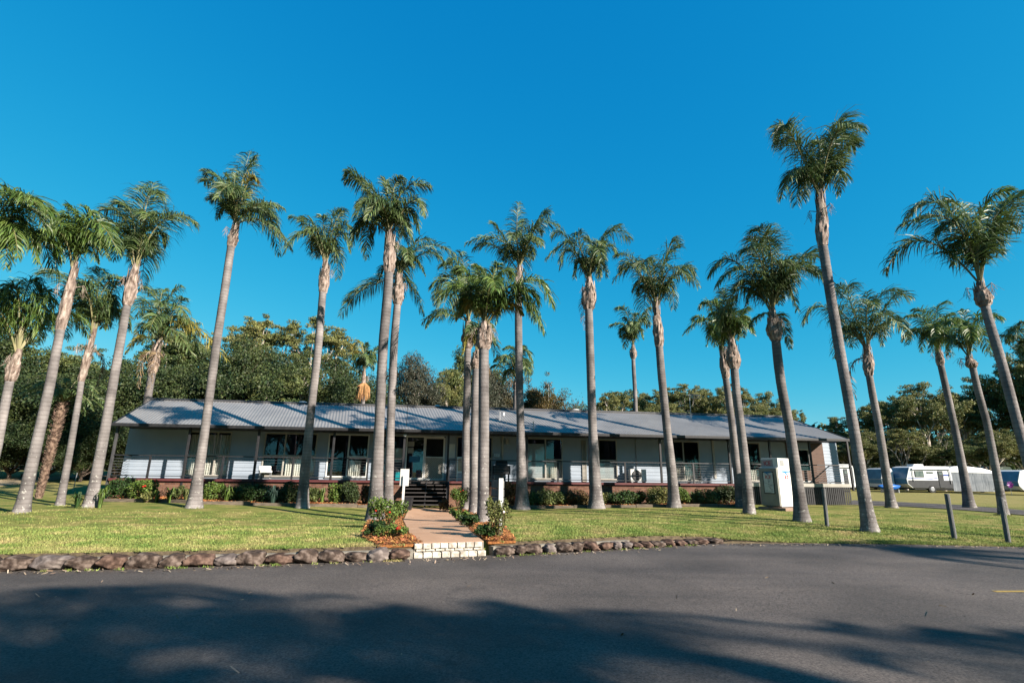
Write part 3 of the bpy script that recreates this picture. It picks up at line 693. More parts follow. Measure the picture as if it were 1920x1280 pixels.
# entrance: glazed side light and security door
a, c, zt, zb = ENT; m_ = U(795)
b = MB(); b.box(a, a + .07, VW - .05, VW + .03, zb, zt); b.box(m_ - .05, m_ + .03, VW - .045, VW + .03, zb, zt - .07); b.box(a + .07, c - .07, VW - .05, VW + .03, zt - .07, zt); b.box(a + .07, m_ - .05, VW - .045, VW + .03, zb, zb + .12)
sl_ = b.build('side_light', M['white'], H); g = MB(); g.box(a + .07, m_ - .05, VW - .012, VW - .008, zb + .12, zt - .07); g.build('pane', M['glass'], sl_)
b = MB(); b.box(a + .2, a + .75, VW - .02, VW - .014, 2.05, 2.35); b.build('poster', mat('blue_poster', (.02, .16, .3), (.03, .22, .38), scale=2, rough=.5), sl_)
b = MB(); b.box(a + .1, a + .42, VW - .02, VW - .014, 2.85, 3.1); b.box(a + .12, a + .4, VW - .02, VW - .014, 2.5, 2.78); b.build('notice', M['cream'], sl_)
b = MB(); D0, D1 = m_ + .035, c - .01
for q in ((D0, D0 + .05, zb, zt - .07), (D1 - .09, D1, zb, zt - .07), (D0 + .05, D1 - .09, zt - .13, zt - .07), (D0 + .05, D1 - .09, zb, zb + .08), (D0 + .05, D1 - .09, 2.28, 2.34)): b.box(q[0], q[1], VW - .06, VW - .02, q[2], q[3])
dr = b.build('door', M['white'], H, bevel=.005)
b = MB()
def lattice(x0, x1, z0, z1, st_, t_, y):
    nn = int(((x1 - x0) + (z1 - z0)) / st_) + 1
    for s_ in (1, -1):
        for i in range(nn):
            d_ = i * st_
            if s_ > 0: xa, za = x0, z1 - d_; xb, zb2 = x0 + (z1 - z0), z1 - d_ + (z1 - z0)
            pts = []
            for t in np.linspace(0, (x1 - x0) + (z1 - z0), 2): pass
            # segment x - x0 = k, z = z0 + d - k (s<0) or z = z1 - d + k
            k0, k1 = 0, x1 - x0
            if s_ < 0: k0 = max(0, d_ - (z1 - z0)); k1 = min(x1 - x0, d_); f_ = lambda k: z0 + d_ - k
            else: k0 = max(0, d_ - (z1 - z0)); k1 = min(x1 - x0, d_); f_ = lambda k: z1 - d_ + k
            if k1 - k0 < .02: continue
            b.tube([(x0 + k0, y, f_(k0)), (x0 + k1, y, f_(k1))], t_, 4)
lattice(D0 + .05, D1 - .09, zb + .08, zt - .13, .095, .006, VW - .04)
b.build('security_mesh', M['post_grey'], dr)
b = MB(); b.box(D1 - .085, D1 - .06, VW - .1, VW - .06, 2.1, 2.24); b.build('handle', M['metal'], dr)
b = MB(); b.box(D0 + .05, D1 - .09, VW + .01, VW + .02, zb + .08, 2.28); b.build('door_panel', M['curtain'], dr)
# posters, notice board, meter box, wall lamp, downpipes, louvre shutter
def wallbox(name, px0, px1, py0, py1, m_, d=.03, v=VW, parent=H, thick=None):
    u0, z1 = onv(px0, py0, v); u1, z0 = onv(px1, py1, v); b = MB(); b.box(u0, u1, v - .024 - d, v - .024, z0, z1); return b.build(name, M[m_] if isinstance(m_, str) else m_, parent, bevel=.004)
wallbox('poster', 840.5, 852.5, 832, 858, 'white', .01)
wallbox('meter_box', 925, 937, 850, 857, 'metal', .1)
wallbox('downpipe', 940.5, 943, 815, 896, 'cream', .06); wallbox('downpipe', 1190.5, 1194, 820, 897, 'cream', .06); wallbox('downpipe', 1337, 1339, 824, 897, 'cream', .04)
lo = wallbox('wall_lamp', 948, 953, 822, 832, 'cream', .12)
b = MB(); u0, z1 = onv(1090, 819, VW); u1, z0 = onv(1100, 900, VW); z = DK + .02
for uu_ in (u0, u1 - .03): b.box(uu_, uu_ + .03, VW - .08, VW - .03, DK + .02, 3.36)
while z < 3.3: b.add([(u0 + .03, VW - .075, z), (u1 - .03, VW - .075, z), (u1 - .03, VW - .035, z + .05), (u0 + .03, VW - .035, z + .05)], [(0, 1, 2, 3)]); z += .065
b.build('louvre_shutter', M['cream'], H)
# verandah posts
POST = [(212, 850), (350, 850), (481, 850), (624, 850), (757, 850), (840, 850), (988, 850), (1105, 850), (1238, 850), (1367, 850), (1444, 850), (1519, 850), (1592, 860)]
PU = [U(px, py, VP) for px, py in POST]
for i, u in enumerate(PU):
    b = MB(); b.box(u - .05, u + .05, VP - .05, VP + .05, DK - .02 if i in (4, 5) else DK - .3, EV + .02); b.build('verandah_post', M['wood_dark'] if i != 0 else M['post_grey'], H, bevel=.008)
# balustrade bays
mids = {0: [278], 1: [416], 2: [548], 3: [689], 6: [1046], 7: [1172], 8: [1300], 9: [], 10: [], 11: []}
RZ = 2.17
for i in range(len(PU) - 1):
    if i == 4: continue
    u0, u1 = PU[i] + .05, PU[i + 1] - .05; b = MB()
    b.box(u0, u1, VP - .03, VP + .03, RZ - .03, RZ + .02); b.box(u0, u1, VP - .015, VP + .02, DK + .10, DK + .14)
    for px in mids.get(i, []): q = U(px, 880, VP); b.box(q - .04, q + .04, VP - .035, VP + .035, DK - .1, RZ - .032)
    rl = b.build('railing', M['wood_dark'] if i < 8 else M['post_grey'], H)
    b = MB()
    for k in range(6):
        z = DK + .14 + (RZ - DK - .17) * (k + 1) / 7; b.tube([(u0, VP + .005, z), (u1, VP + .005, z)], .0035 if i < 8 else .008, 4)
    b.build('railing_wire', M['metal'], rl)
for (uu_, vv0, vv1) in ((PU[0], VP + .06, VW - .1), (PU[-1], VP + .06, 4.0)):   # end balustrades
    b = MB(); b.box(uu_ - .03, uu_ + .03, vv0, vv1, RZ - .03, RZ + .02); b.box(uu_ - .02, uu_ + .02, vv0, vv1, DK + .1, DK + .14); rl = b.build('railing', M['wood_dark'], H)
    b = MB()
    for k in range(6): z = DK + .14 + (RZ - DK - .17) * (k + 1) / 7; b.tube([(uu_, vv0, z), (uu_, vv1, z)], .008, 4)
    b.build('railing_wire', M['metal'], rl)
# entrance stairs
sh = hgt(*bw((UE0 + UE1) / 2, -1.3).xy) - BZ; nst = 6; rise = (DK - sh) / (nst + 1); s_e = empty('entrance_stairs'); s_e.parent = H
b = MB()
SV0, SV1 = UE0 + .08, UE1 - .02
for k in range(nst):
    z = DK - rise * (k + 1); v_ = VD - .25 * (k + 1); b.box(SV0, SV1, v_ - .02, v_ + .25, z - .045, z)
b.build('tread', M['steps'], s_e, bevel=.005)
b = MB()
for uu_ in (SV0 - .05, (SV0 + SV1) / 2 - .02, SV1 + .002):
    b.add([(uu_, VD, DK - .04), (uu_, VD - .25 * nst, sh), (uu_, VD - .25 * nst - .02, sh + .02 - rise * 0), (uu_, VD, DK - .34), (uu_ + .045, VD, DK - .04), (uu_ + .045, VD - .25 * nst, sh), (uu_ + .045, VD - .25 * nst + .25, sh - .1), (uu_ + .045, VD, DK - .34)], [(0, 1, 2, 3), (7, 6, 5, 4), (0, 4, 5, 1), (3, 2, 6, 7)])
b.build('stringer', M['wood_dark'], s_e)
b = MB(); vE = VD - .25 * nst
for uu_ in (SV1 + .08,):
    b.box(uu_ - .045, uu_ + .045, vE - .02, vE + .07, sh - .2, sh + 1.0); b.tube([(uu_, vE + .02, sh + .98), (uu_, VP, RZ)], .035, 6)
    b.tube([(uu_, vE + .02, sh + .35), (uu_, VP, RZ - .62)], .02, 6)
b.build('handrail', M['wood_dark'], s_e)
# roof furniture
def onroof(px, py):
    lo, hi = -.0, 5.0
    for _ in range(30):
        m_ = (lo + hi) / 2; u_, z_ = onv(px, py, m_)
        if z_ < roofz(m_): hi = m_
        else: lo = m_
    return u_, m_, roofz(m_)
for px, r_ in ((567, .36), (820, .30), (1080, .34)):
    u_, _ = onv(px, 762, 5.3); b = MB(); b.tube([(0, 0, .0), (0, 0, .12), (0, 0, .2), (0, 0, .27), (0, 0, .3)], [r_, r_, r_ * .85, r_ * .5, r_ * .08], 20); b.build('skylight', M['white'], roof, smooth=True, loc=(u_, 5.35, 5.2))
for px, py0, py1 in ((937, 767, 787), (1000, 786, 806)):
    u_, v_, z_ = onroof(px, py1); b = MB(); b.tube([(0, 0, -.05), (0, 0, .45)], .025, 8); b.tube([(-.25, 0, .04), (.2, 0, .06)], .012, 6); b.build('vent_pipe', M['metal'], roof, loc=(u_, v_, z_))
b = MB(); b.box(-.05, .05, -.06, .06, .22, .42); u_, v_, z_ = onroof(941, 787); b.build('vent_cowl', M['white'], roof, loc=(u_ + .1, v_, z_), bevel=.02)
u_, v_, z_ = onroof(1296, 786); b = MB(); b.tube([(0, 0, 0), (0, 0, 1.55)], .018, 6); b.tube([(-.1, 0, 1.5), (.75, .1, 1.5)], .015, 5)
for k in range(11): b.tube([(-.05 + k * .075, -.22 + k * .005, 1.5), (-.05 + k * .075, .3, 1.5)], .007, 4)
for k in range(8): b.tube([(.1 + k * .08, .02, 1.42 - .1), (.1 + k * .08, .02, 1.62)], .009, 4)
b.tube([(.1, .02, 1.33), (.72, .1, 1.33)], .01, 4); b.build('antenna', M['metal'], roof, loc=(u_, v_, z_))
u_, v_, z_ = onroof(762, 800); b = MB(); b.tube([(0, 0, -.1), (0, 0, 1.2)], .012, 5); b.build('aerial', M['wood_dark'], roof, loc=(u_, v_, z_))
b = MB(); b.tube([(0, 0, 0), (0, 0, .1), (0, 0, .14)], [.1, .09, .02], 12); b.build('outdoor_light', M['white'], H, smooth=True, loc=(PU[4] + .02, VP - .12, EV - .2))

# things on the verandah
def bput(o, u, v, z=DK, rz=0): o.location = bw(u, v, z); o.rotation_euler.z = BTH + rz
ac = empty('air_conditioner'); tag(ac, 'white outdoor air conditioner unit on the verandah behind the railing', 'air conditioner')
bput(ac, U(1195, 890, 1.5), 1.5); b = MB(); b.box(-.45, .45, -.17, .17, .05, .7); b.build('casing', M['white'], ac, bevel=.02)
b = MB(); b.tube([(-.1, -.175, .38), (-.1, -.21, .38)], [.27, .26], 24); b.build('fan_grille', M['post_grey'], ac)
b = MB()
for k in range(5): b.tube([(-.1 + .24 * math.cos(a_), -.215, .38 + .24 * math.sin(a_)) if a_ is not None else (0, 0, 0) for a_ in [2 * PI * j / 20 for j in range(21)]], .006, 4) if k == 0 else b.tube([(-.1 + (.05 * k) * math.cos(2 * PI * j / 16), -.215, .38 + (.05 * k) * math.sin(2 * PI * j / 16)) for j in range(17)], .005, 4)
b.box(-.4, -.3, -.15, .15, 0, .05); b.box(.3, .4, -.15, .15, 0, .05); b.build('guard', M['metal'], ac)
nb = empty('notice_board'); tag(nb, 'white framed notice board standing beside the entrance behind the palm trunks', 'notice board')
u0, z1 = onv(857, 856, .75); u1, z0 = onv(886, 903, .75); bput(nb, (u0 + u1) / 2, .75); w = (u1 - u0) / 2; hh = z1 - DK
b = MB(); b.box(-w, -w + .06, -.03, .03, 0, hh); b.box(w - .06, w, -.03, .03, 0, hh); b.box(-w + .06, w - .06, -.03, .03, hh - .06, hh); b.box(-w + .06, w - .06, -.03, .03, .42, .48); b.build('frame', M['white'], nb, bevel=.004)
b = MB(); b.box(-w + .06, w - .06, 0, .01, .48, hh - .06); b.build('cork_panel', M['tan'], nb); b = MB(); b.box(-w + .06, w - .06, 0, .01, .02, .42); b.build('lower_panel', M['wall'], nb)
b = MB(); b.box(-.15, .1, -.012, -.002, .7, 1.0); b.box(.13, .3, -.012, -.002, .6, .85); b.build('pinned_sheet', M['white'], nb)
tc_ = empty('teal_cabinet'); tag(tc_, 'teal and dark display cabinet on the verandah left of the entrance door', 'cabinet'); bput(tc_, U(741, 890, 1.0), 1.0)
b = MB(); b.box(-.33, .33, -.2, .2, 0, .42); b.build('base', M['teal'], tc_, bevel=.01)
b = MB(); b.add([(-.33, -.2, .421), (.33, -.2, .421), (.33, .2, .85), (-.33, .2, .85), (-.33, .2, .421), (.33, .2, .421)], [(0, 1, 2, 3), (0, 3, 4), (1, 5, 2), (4, 3, 2, 5)]); b.build('sloping_lid', M['post_grey'], tc_)
b = MB(); b.add([(-.33, -.2 + .25, .74 - .02), (.33, .05, .72), (.33, .1, .775), (-.33, .1, .775)], [(0, 1, 2, 3)])
bx_ = empty('planter_tub'); tag(bx_, 'dark tapered planter tub at the foot of the entrance stairs', 'planter'); q = gnd(764, 957); bx_.location = q
b = MB(); b.tube([(0, 0, 0), (0, 0, .5), (0, 0, .52), (0, 0, .46)], [.2, .27, .29, .25], 4, twist=PI / 4); b.build('tub', M['wood_dark'], bx_, bevel=.01)
b = MB(); b.tube([(0, 0, .44), (0, 0, .465)], .24, 4, twist=PI / 4); b.build('soil', M['bark_dark'], bx_)
# wall chairs / barbecue silhouette behind the rail right of the notice board
bb = empty('covered_barbecue'); tag(bb, 'dark covered barbecue on the verandah right of the notice board', 'barbecue'); bput(bb, U(940, 890, 1.3), 1.3)
b = MB(); b.box(-.45, .45, -.25, .25, .35, .8); b.tube([(-.3, 0, .8), (.3, 0, .8)], .24, 14); b.build('cover', M['wood_dark'], bb, bevel=.03)
b = MB()
for sx_ in (-.38, .38): b.box(sx_ - .02, sx_ + .02, -.2, .2, 0, .35)
b.build('leg', M['metal'], bb)
# bulky white chair with cushion seen behind window 2 -> on verandah
lc = empty('verandah_chair'); tag(lc, 'white cushioned chair on the verandah behind the second window bay', 'chair'); bput(lc, U(498, 880, 1.1), 1.1, rz=.4)
b = MB(); b.box(-.28, .28, -.28, .25, .3, .42); b.build('seat', M['white'], lc, bevel=.04)
b = MB(); b.box(-.28, .28, .2, .3, .36, .68, Matrix.Rotation(-.15, 4, 'X')); b.build('backrest', M['white'], lc, bevel=.05)
for sx_ in (-.25, .25):
    for sy_ in (-.25, .25): b = MB(); b.tube([(sx_, sy_, 0), (sx_, sy_, .3)], .018, 6); b.build('leg', M['metal'], lc)

# ------------------------------------------------------------------ signs, ice machine, bollards, stake, fence
def text_mesh(txt, size, depth=.004, bold=0.0):
    cu = bpy.data.curves.new('t', 'FONT'); cu.body = txt; cu.size = size; cu.extrude = depth; cu.align_x = 'CENTER'; cu.align_y = 'CENTER'; cu.offset = bold
    o = bpy.data.objects.new('t', cu); COL.objects.link(o); bpy.context.view_layer.update()
    me = bpy.data.meshes.new_from_object(o); bpy.data.objects.remove(o); return me
def lettering(txt, size, m_, parent, Mx, bold=.01, name='lettering'):
    me = text_mesh(txt, size, bold=bold); me.materials.clear(); me.materials.append(m_); o = bpy.data.objects.new(name, me); COL.objects.link(o); o.parent = parent; o.matrix_local = Mx; return o
sp = gnd(753.5, 966); ls = empty('sign_board', sp); tag(ls, 'white sign panel on a white post left of the entrance path, seen from behind', 'sign')
pxm = 960 / sp.y / 1.03; hb = (966 - 888) / pxm
b = MB(); b.box(-.04, .04, -.02, .05, -.1, hb - .25); b.build('post', M['white'], ls, bevel=.004)
b = MB(); b.box(-.17, .17, .052, .075, hb - .64, hb); b.build('panel', M['white'], ls, bevel=.004)
sp = gnd(938, 1004); rs = empty('slat_sign', sp); tag(rs, 'white post with three grey name boards right of the entrance path', 'sign')
pxm = 960 / sp.y / 1.03; hb = (1004 - 909) / pxm
b = MB(); b.box(-.05, .05, -.05, .05, -.1, hb); b.build('post', M['white'], rs, bevel=.006)
for k in range(3):
    b = MB(); zt = hb - .06 - k * .19; Mx = Matrix.Rotation(rad(118), 4, 'Z'); b.box(.0, .62, -.085, -.055, zt - .165, zt, Mx); o = b.build('name_board', M['bollard'], rs, bevel=.004)
    b = MB(); b.box(.12, .5, -.088, -.0855, zt - .03, zt - .012, Mx); b.build('white_stripe', M['white'], o)
# ice machine
def g_(px, py): return gnd(px, py)
ic = gnd(1447, 951); cr = gnd(1464, 952)
im = empty('ice_machine', (cr.x, cr.y, cr.z), 0); tag(im, 'white ice freezer with red ICE lettering standing on the lawn before the skirt', 'ice machine')
im.location = gnd(1466, 957); im.scale = (1.22, 1.22, 1.28)
im.rotation_euler.z = rad(-60)   # front faces camera-left
# local: +x along the front (towards right/camera), front face at y=0 looking -y ; side on the x=W face
IW, ID, IH = .74, .95, 1.78
b = MB(); b.box(-IW, 0, .03, ID, .12, IH - .32); b.box(-IW + .05, -.002, .08, ID, IH - .32, IH); b.build('cabinet', M['white'], im, bevel=.015)
M['ice_front_shade'] = mat('ice_front_shade', (.24, .235, .21), (.32, .31, .27), scale=3, rough=.5)  # door colour darkened to carry the shade on the front face
b = MB(); b.box(-IW, -.01, -.05, .03, .14, IH - .34); dr = b.build('door', M['ice_front_shade'], im, bevel=.02)
b = MB(); b.box(-IW + .16, -.14, -.062, -.052, .55, IH - .47); b.build('poster_frame', M['wood_dark'], dr)
b = MB(); b.box(-IW + .19, -.17, -.068, -.063, .58, IH - .5); ps = b.build('poster', mat('ice_poster', (.5, .53, .52), (.62, .64, .62), scale=9, rough=.5), dr)
M['red'] = mat('red_ink', (.55, .02, .05), rough=.5); M['blue'] = mat('blue_ink', (.03, .22, .45), rough=.5); M['greyink'] = mat('grey_ink', (.2, .22, .24), rough=.6)
RX = Matrix.Rotation(PI / 2, 4, 'X')
xc = -IW / 2 + .01
lettering('ICE', .17, M['red'], ps, Matrix.Translation((xc, -.072, 1.12)) @ RX, .001)
b = MB(); b.prism([(xc - .14, 1.30), (xc + .16, 1.30), (xc + .16, 1.27), (xc - .02, 1.25), (xc + .06, 1.2), (xc + .03, 1.19), (xc - .08, 1.25), (xc - .14, 1.27)], -.074, -.0685); b.build('emblem', M['blue'], ps)
b = MB(); r = random.Random(2)
for k in range(14): x_ = xc + r.uniform(-.12, .1); z_ = .64 + k * .027; b.box(x_, x_ + r.uniform(.03, .1), -.073, -.0685, z_, z_ + .012)
b.build('small_print', M['greyink'], ps)
lettering('ICE', .2, M['red'], im, Matrix.Translation((-IW / 2 - .06, .070, IH - .18)) @ RX, .002)
b = MB(); b.box(-IW + .06, -.2, .074, .079, IH - .29, IH - .05); b.build('sign_plate', mat('pale_plate', (.42, .36, .38), (.5, .44, .46), scale=4, rough=.6), im)
RS = Matrix(((0, 0, 1, 0), (1, 0, 0, 0), (0, 1, 0, 0), (0, 0, 0, 1)))
lettering('ICE', .17, M['red'], im, Matrix.Translation((.006, ID * .55, 1.12)) @ RS, .002)
b = MB(); b.add([(.003, .25, 1.34), (.003, .75, 1.34), (.003, .75, 1.30), (.003, .5, 1.28), (.003, .62, 1.2), (.003, .55, 1.19), (.003, .42, 1.27), (.003, .25, 1.3)], [tuple(range(8))]); b.build('emblem', M['blue'], im)
b = MB()
for k in range(7): b.box(-.001, .006, .2, .45, IH - .27 + k * .03, IH - .255 + k * .03)
b.build('vent_grille', M['post_grey'], im)
b = MB(); b.box(-IW - .1, .25, -.15, ID + .1, -.2, .1); b.build('plinth', mat('plinth', (.25, .16, .12), (.35, .24, .18), scale=8, rough=.9), im, bevel=.01)
# bollards
for (bx, by, tx, ty, w_, lab) in ((1551, 988, 1544, 915, 8, 'weathered timber bollard right of the ice machine, farthest from the road'), (1790, 1011, 1775, 925, 10, 'weathered timber bollard at the road edge between the two rightmost foreground palms'), (1891, 1019, 1876, 932, 10, 'weathered timber bollard nearest the right end of the road edge')):
    p = gnd(bx, by); t_ = aty(tx, ty, p.y); r_ = .82 * w_ / 2 / (960 / p.y)
    b = MB(); b.tube([(0, 0, -.15), (0, 0, 0), tuple((t_ - p) * .5), tuple((t_ - p) * .985), tuple(t_ - p)], [r_, r_, r_ * .98, r_ * .96, r_ * .85], 12)
    tag(b.build('bollard', M['bollard'], smooth=False, loc=p), lab, 'bollard', 'timber bollards along the lawn')
p = gnd(136.5, 921); t_ = aty(145, 886, p.y); b = MB(); b.tube([(0, 0, -.1), tuple(t_ - p)], .02, 6); tag(b.build('garden_stake', M['metal'], loc=p), 'thin metal stake in the grass between two palms on the left', 'stake')
# wire fence on the far left
f0 = gnd(-80, 884); f1 = gnd(215, 884); fe = empty('wire_fence', (f0.x, f0.y, 0)); tag(fe, 'low wire fence along the tree line at the far left', 'fence')
for k in range(13):
    q = f0.lerp(f1, k / 12); z = hgt(q.x, q.y); b = MB(); b.box(-.04, .04, -.04, .04, -.2, 1.25); b.build('post', M['post_grey'], fe, loc=(q.x - f0.x, q.y - f0.y, z))
b = MB()
for h_ in (.35, .65, .95, 1.2):
    b.tube([(0, 0, hgt(f0.x, f0.y) + h_)] + [(f0.lerp(f1, k / 12).x - f0.x, f0.lerp(f1, k / 12).y - f0.y, hgt(*f0.lerp(f1, k / 12).xy) + h_) for k in range(1, 13)], .01, 4)
b.build('wire', M['metal'], fe)

# ------------------------------------------------------------------ palms
def bez(o, m, t, k):
    c = 2 * m - .5 * (o + t); return (1 - k) ** 2 * o + 2 * k * (1 - k) * c + k * k * t
def frond_mesh(o, m, t, seed, mats, name, parent, dens=64, leafk=.29, wk=1.0):
    """o,m,t relative to palm root; leaflets hang off a curved rachis"""
    R = np.random.default_rng(seed); o, m, t = (np.array(q, float) for q in (o, m, t))
    K = np.linspace(0, 1, 13); P = np.array([bez(o, m, t, k) for k in K]); L_ = np.sum(np.linalg.norm(np.diff(P, axis=0), axis=1))
    b = MB(); b.tube([tuple(p) for p in P], [max(.006, .028 * (1 - k * .85)) * min(1.3, L_ / 2.2) for k in K], 4, caps=False)
    nr = len(b.f)
    vs = []; fs = []; nb_ = len(b.v)
    n = int(dens); ks = np.linspace(.13, .995, n)
    for side in (-1, 1):
        for k in ks:
            k = min(.998, max(.1, k + R.normal(0, .004)))
            p = bez(o, m, t, k); tg = bez(o, m, t, min(1, k + .02)) - bez(o, m, t, k - .02); tg /= np.linalg.norm(tg) + 1e-9
            s = np.cross(tg, [0, 0, 1.0]);
            if np.linalg.norm(s) < .15: s = np.cross(tg, [0.3, 1, 0])
            s /= np.linalg.norm(s); upv = np.cross(s, tg)
            ln = leafk * L_ * (math.sin(PI * (0.12 + .88 * k) ** .8) ** .55 * .85 + .15) * R.uniform(.75, 1.15)
            a = R.normal(.12, .27)
            fw = .5 + .55 * k + R.normal(0, .07)
            d = side * s * math.cos(a) + upv * math.sin(a); d = d + tg * fw; d /= np.linalg.norm(d)
            w = .0165 * wk * (1 if L_ > 1.5 else .8)
            wd = np.cross(d, R.normal(0, 1, 3)); wd /= np.linalg.norm(wd) + 1e-9; wd *= w
            g = np.array([0, 0, -1.0]); dr = .40 + .35 * R.random()
            p1 = p + d * ln * .4 + g * ln * .04; d2 = d + g * dr * 1.3; d2 /= np.linalg.norm(d2); p2 = p1 + d2 * ln * .33; d3 = d2 + g * dr * 1.9; d3 /= np.linalg.norm(d3); p3 = p2 + d3 * ln * .3
            i = nb_ + len(vs); vs += [p - wd * .6, p + wd * .6, p1 - wd, p1 + wd, p2 - wd * .75, p2 + wd * .75, p3]
            fs += [(i, i + 1, i + 3, i + 2), (i + 2, i + 3, i + 5, i + 4), (i + 4, i + 5, i + 6)]
    b.v += [tuple(q) for q in vs]; b.f += fs
    ob = b.build(name, mats, parent)
    idx = np.ones(len(b.f), int); idx[:nr] = 0; ob.data.polygons.foreach_set('material_index', idx); return ob
CROPS = {'A': (0, 240, 2.56), 'B': (400, 260, 2.667), 'C': (780, 340, 2.783), 'D': (1120, 400, 3.2), 'E': (1420, 180, 2.56), 'F': (0, 0, 1)}
def palm(key, base, trunk, head, crown, crop, fronds, label, rb=None, D=None, fill=4, dead=0, fs_=.93, green='frond', yellow=0, seed=0, bulge=1.5, group='cocos palms in front of the building', drop=0):
    ox, oy, s = CROPS[crop]; F_ = lambda q: (ox + q[0] / s, oy + q[1] / s)
    if base is not None: root = gfront(*base, 1.95); Y = root.y
    else:
        Y = D; q = aty(*trunk[0][:2], Y); root = Vector((q.x, Y, hgt(q.x, Y)))
    pm = Y / 960 * 1.0
    T = empty('palm_tree', root); tag(T, label, 'palm tree', group)
    rel = lambda px, py, dy=0: aty(px, py, Y + dy) - root
    mid = lambda: 0
    hx, hy, hr = head
    if key in ('P1', 'P2', 'P3', 'P0', 'P0b'): rlist = [q[2] for q in trunk]
    else: rlist = [hr * 1.05 + (.40 * max(0, rb * .78 - hr) if (i == 0 and base is not None) else 0) for i in range(len(trunk))]
    pts = [(Vector((0, 0, -.15)), rb * .78)] + [(rel(q[0], q[1]), r_) for q, r_ in zip(trunk, rlist)]        # head: where the fibrous boots start; crown: where fronds leave
    cpx = F_(crown); C0 = rel(*cpx); H0 = rel(hx, hy)
    pxr = lambda r: .86 * r * pm / math.sqrt(1 + (root.x / root.y) ** 2)
    # dense trunk resampling with ring relief
    P = [p for p, _ in pts] + [H0]; Rr = [pxr(r) for _, r in pts] + [pxr(hr)]
    flare = [Rr[0] * 1.0] + Rr[1:]
    zz = [p.z for p in P]; N_ = max(12, int((zz[-1] - zz[0]) / .055)); r = random.Random(seed + 5)
    if base is None: N_ = 50
    zs = np.linspace(zz[0], zz[-1], N_); X = np.interp(zs, zz, [p.x for p in P]); Rz = np.interp(zs, zz, flare)
    # smooth x
    kk = max(3, N_ // 10); ker = np.ones(kk) / kk; Xs = np.convolve(np.pad(X, kk // 2, mode='edge'), ker, 'valid')[:N_]; X = Xs if len(Xs) == N_ else X
    b = MB(); b.tube([(X[i], 0, zs[i]) for i in range(N_)], [Rz[i] * (1 + (.014 if r.random() < .18 else -.003) + r.uniform(-.008, .008)) * (1 + .34 * math.exp(-max(0, zs[i]) / .28)) for i in range(N_)], 16)
    b.build('trunk', M['trunk'], T, smooth=True)
    # boots: bulging fibrous head
    b = MB(); ax = C0 - H0; Lh = ax.length; r2 = pxr(hr); nseg = 14; ringn = 18; vs = []; fs = []
    pk = .38
    for i in range(nseg + 1):
        t = i / nseg; prof = (1 + (bulge - 1) * math.sin(PI * min(1, t / (2 * pk))) ** .8) if t < pk else (1 + (bulge - 1) * (1 - ((t - pk) / (1 - pk)) ** 1.1)) * (1 - .45 * (t - pk) / (1 - pk))
        c_ = H0 + ax * t
        for k in range(ringn):
            an = 2 * PI * k / ringn; q = r2 * prof * (1 + .10 * math.sin(an * 5 + t * 4 + seed) + r.uniform(-.10, .12)); vs.append(c_ + Vector((math.cos(an) * q, math.sin(an) * q, 0)))
    for i in range(nseg):
        for k in range(ringn): fs.append((i * ringn + k, i * ringn + (k + 1) % ringn, (i + 1) * ringn + (k + 1) % ringn, (i + 1) * ringn + k))
    b.add(vs, fs)
    for k in range(26):        # split leaf bases standing off the stem
        an = r.uniform(0, 2 * PI); t = r.uniform(0.02, .85); c_ = H0 + ax * t; out = Vector((math.cos(an), math.sin(an), 0)); sd = Vector((-out.y, out.x, 0))
        rr = r2 * (bulge if .1 < t < .6 else 1.1) * .93; hgt_ = Lh * r.uniform(.18, .38); w = r2 * r.uniform(.25, .45); q = c_ + out * rr
        q2 = q + out * w * r.uniform(0, .35) + Vector((0, 0, hgt_)); b.add([q - sd * w, q + sd * w, q2 + sd * w * .3, q2 - sd * w * .2, q - out * .05], [(0, 1, 2, 3)])
    b.build('leaf_bases', M['boot'], T)
    L_all = []; rr_ = random.Random(seed * 7 + 1)
    o_ = C0
    for i, fr in enumerate(fronds):
        mx, my, tx, ty = fr[:4]; cx_, cy_ = crown; mx, tx = cx_ + (mx - cx_) * fs_, cx_ + (tx - cx_) * fs_; my, ty = cy_ + (my - cy_) * fs_, cy_ + (ty - cy_) * fs_; kind = fr[4] if len(fr) > 4 else None
        m1 = F_((mx, my)); t1 = F_((tx, ty)); ln = (rel(*t1) - o_).length; L_all.append(max(ln, (rel(*m1) - o_).length * 1.5))
        dy = (rr_.random() - .5) * .7 * ln
        mm = rel(*m1, dy * .55); tt = rel(*t1, dy)
        st_ = H0 + ax * rr_.uniform(.72, 1.0)
        gm = M['frond_yellow'] if kind == 'y' else M['frond_brighter'] if kind == 'l' else M[green]
        frond_mesh(st_, mm, tt, seed * 100 + i, [M['rachis'], gm], 'frond', T, dens=80 if Y < 22 else 56, wk=1.0 if Y < 20 else 1.0 + (Y - 20) * .04)
    Lm = sorted(L_all)[int(len(L_all) * .6)] if L_all else 2
    for i in range(fill):
        sgn = -1 if i % 2 else 1; a = (PI / 2 * sgn) + rr_.uniform(-.75, .75); el = rr_.choice([.95, .6, .35, .1, -.1]) + rr_.uniform(-.1, .1) - drop
        l_ = Lm * rr_.uniform(.75, 1.0); hz = l_ * math.cos(min(1.3, max(.2, el))) * .85; tt = o_ + Vector((math.cos(a) * hz, math.sin(a) * hz, l_ * math.sin(el) * .75 - .1 * l_))
        mm = o_ + Vector((math.cos(a) * hz * .5, math.sin(a) * hz * .5, l_ * (.42 + .22 * math.sin(el) - drop * .3)))
        frond_mesh(H0 + ax * rr_.uniform(.75, 1), mm, tt, seed * 100 + 50 + i, [M['rachis'], M[green]], 'frond', T, dens=80 if Y < 22 else 56, wk=1.0 if Y < 20 else 1.0 + (Y - 20) * .04)
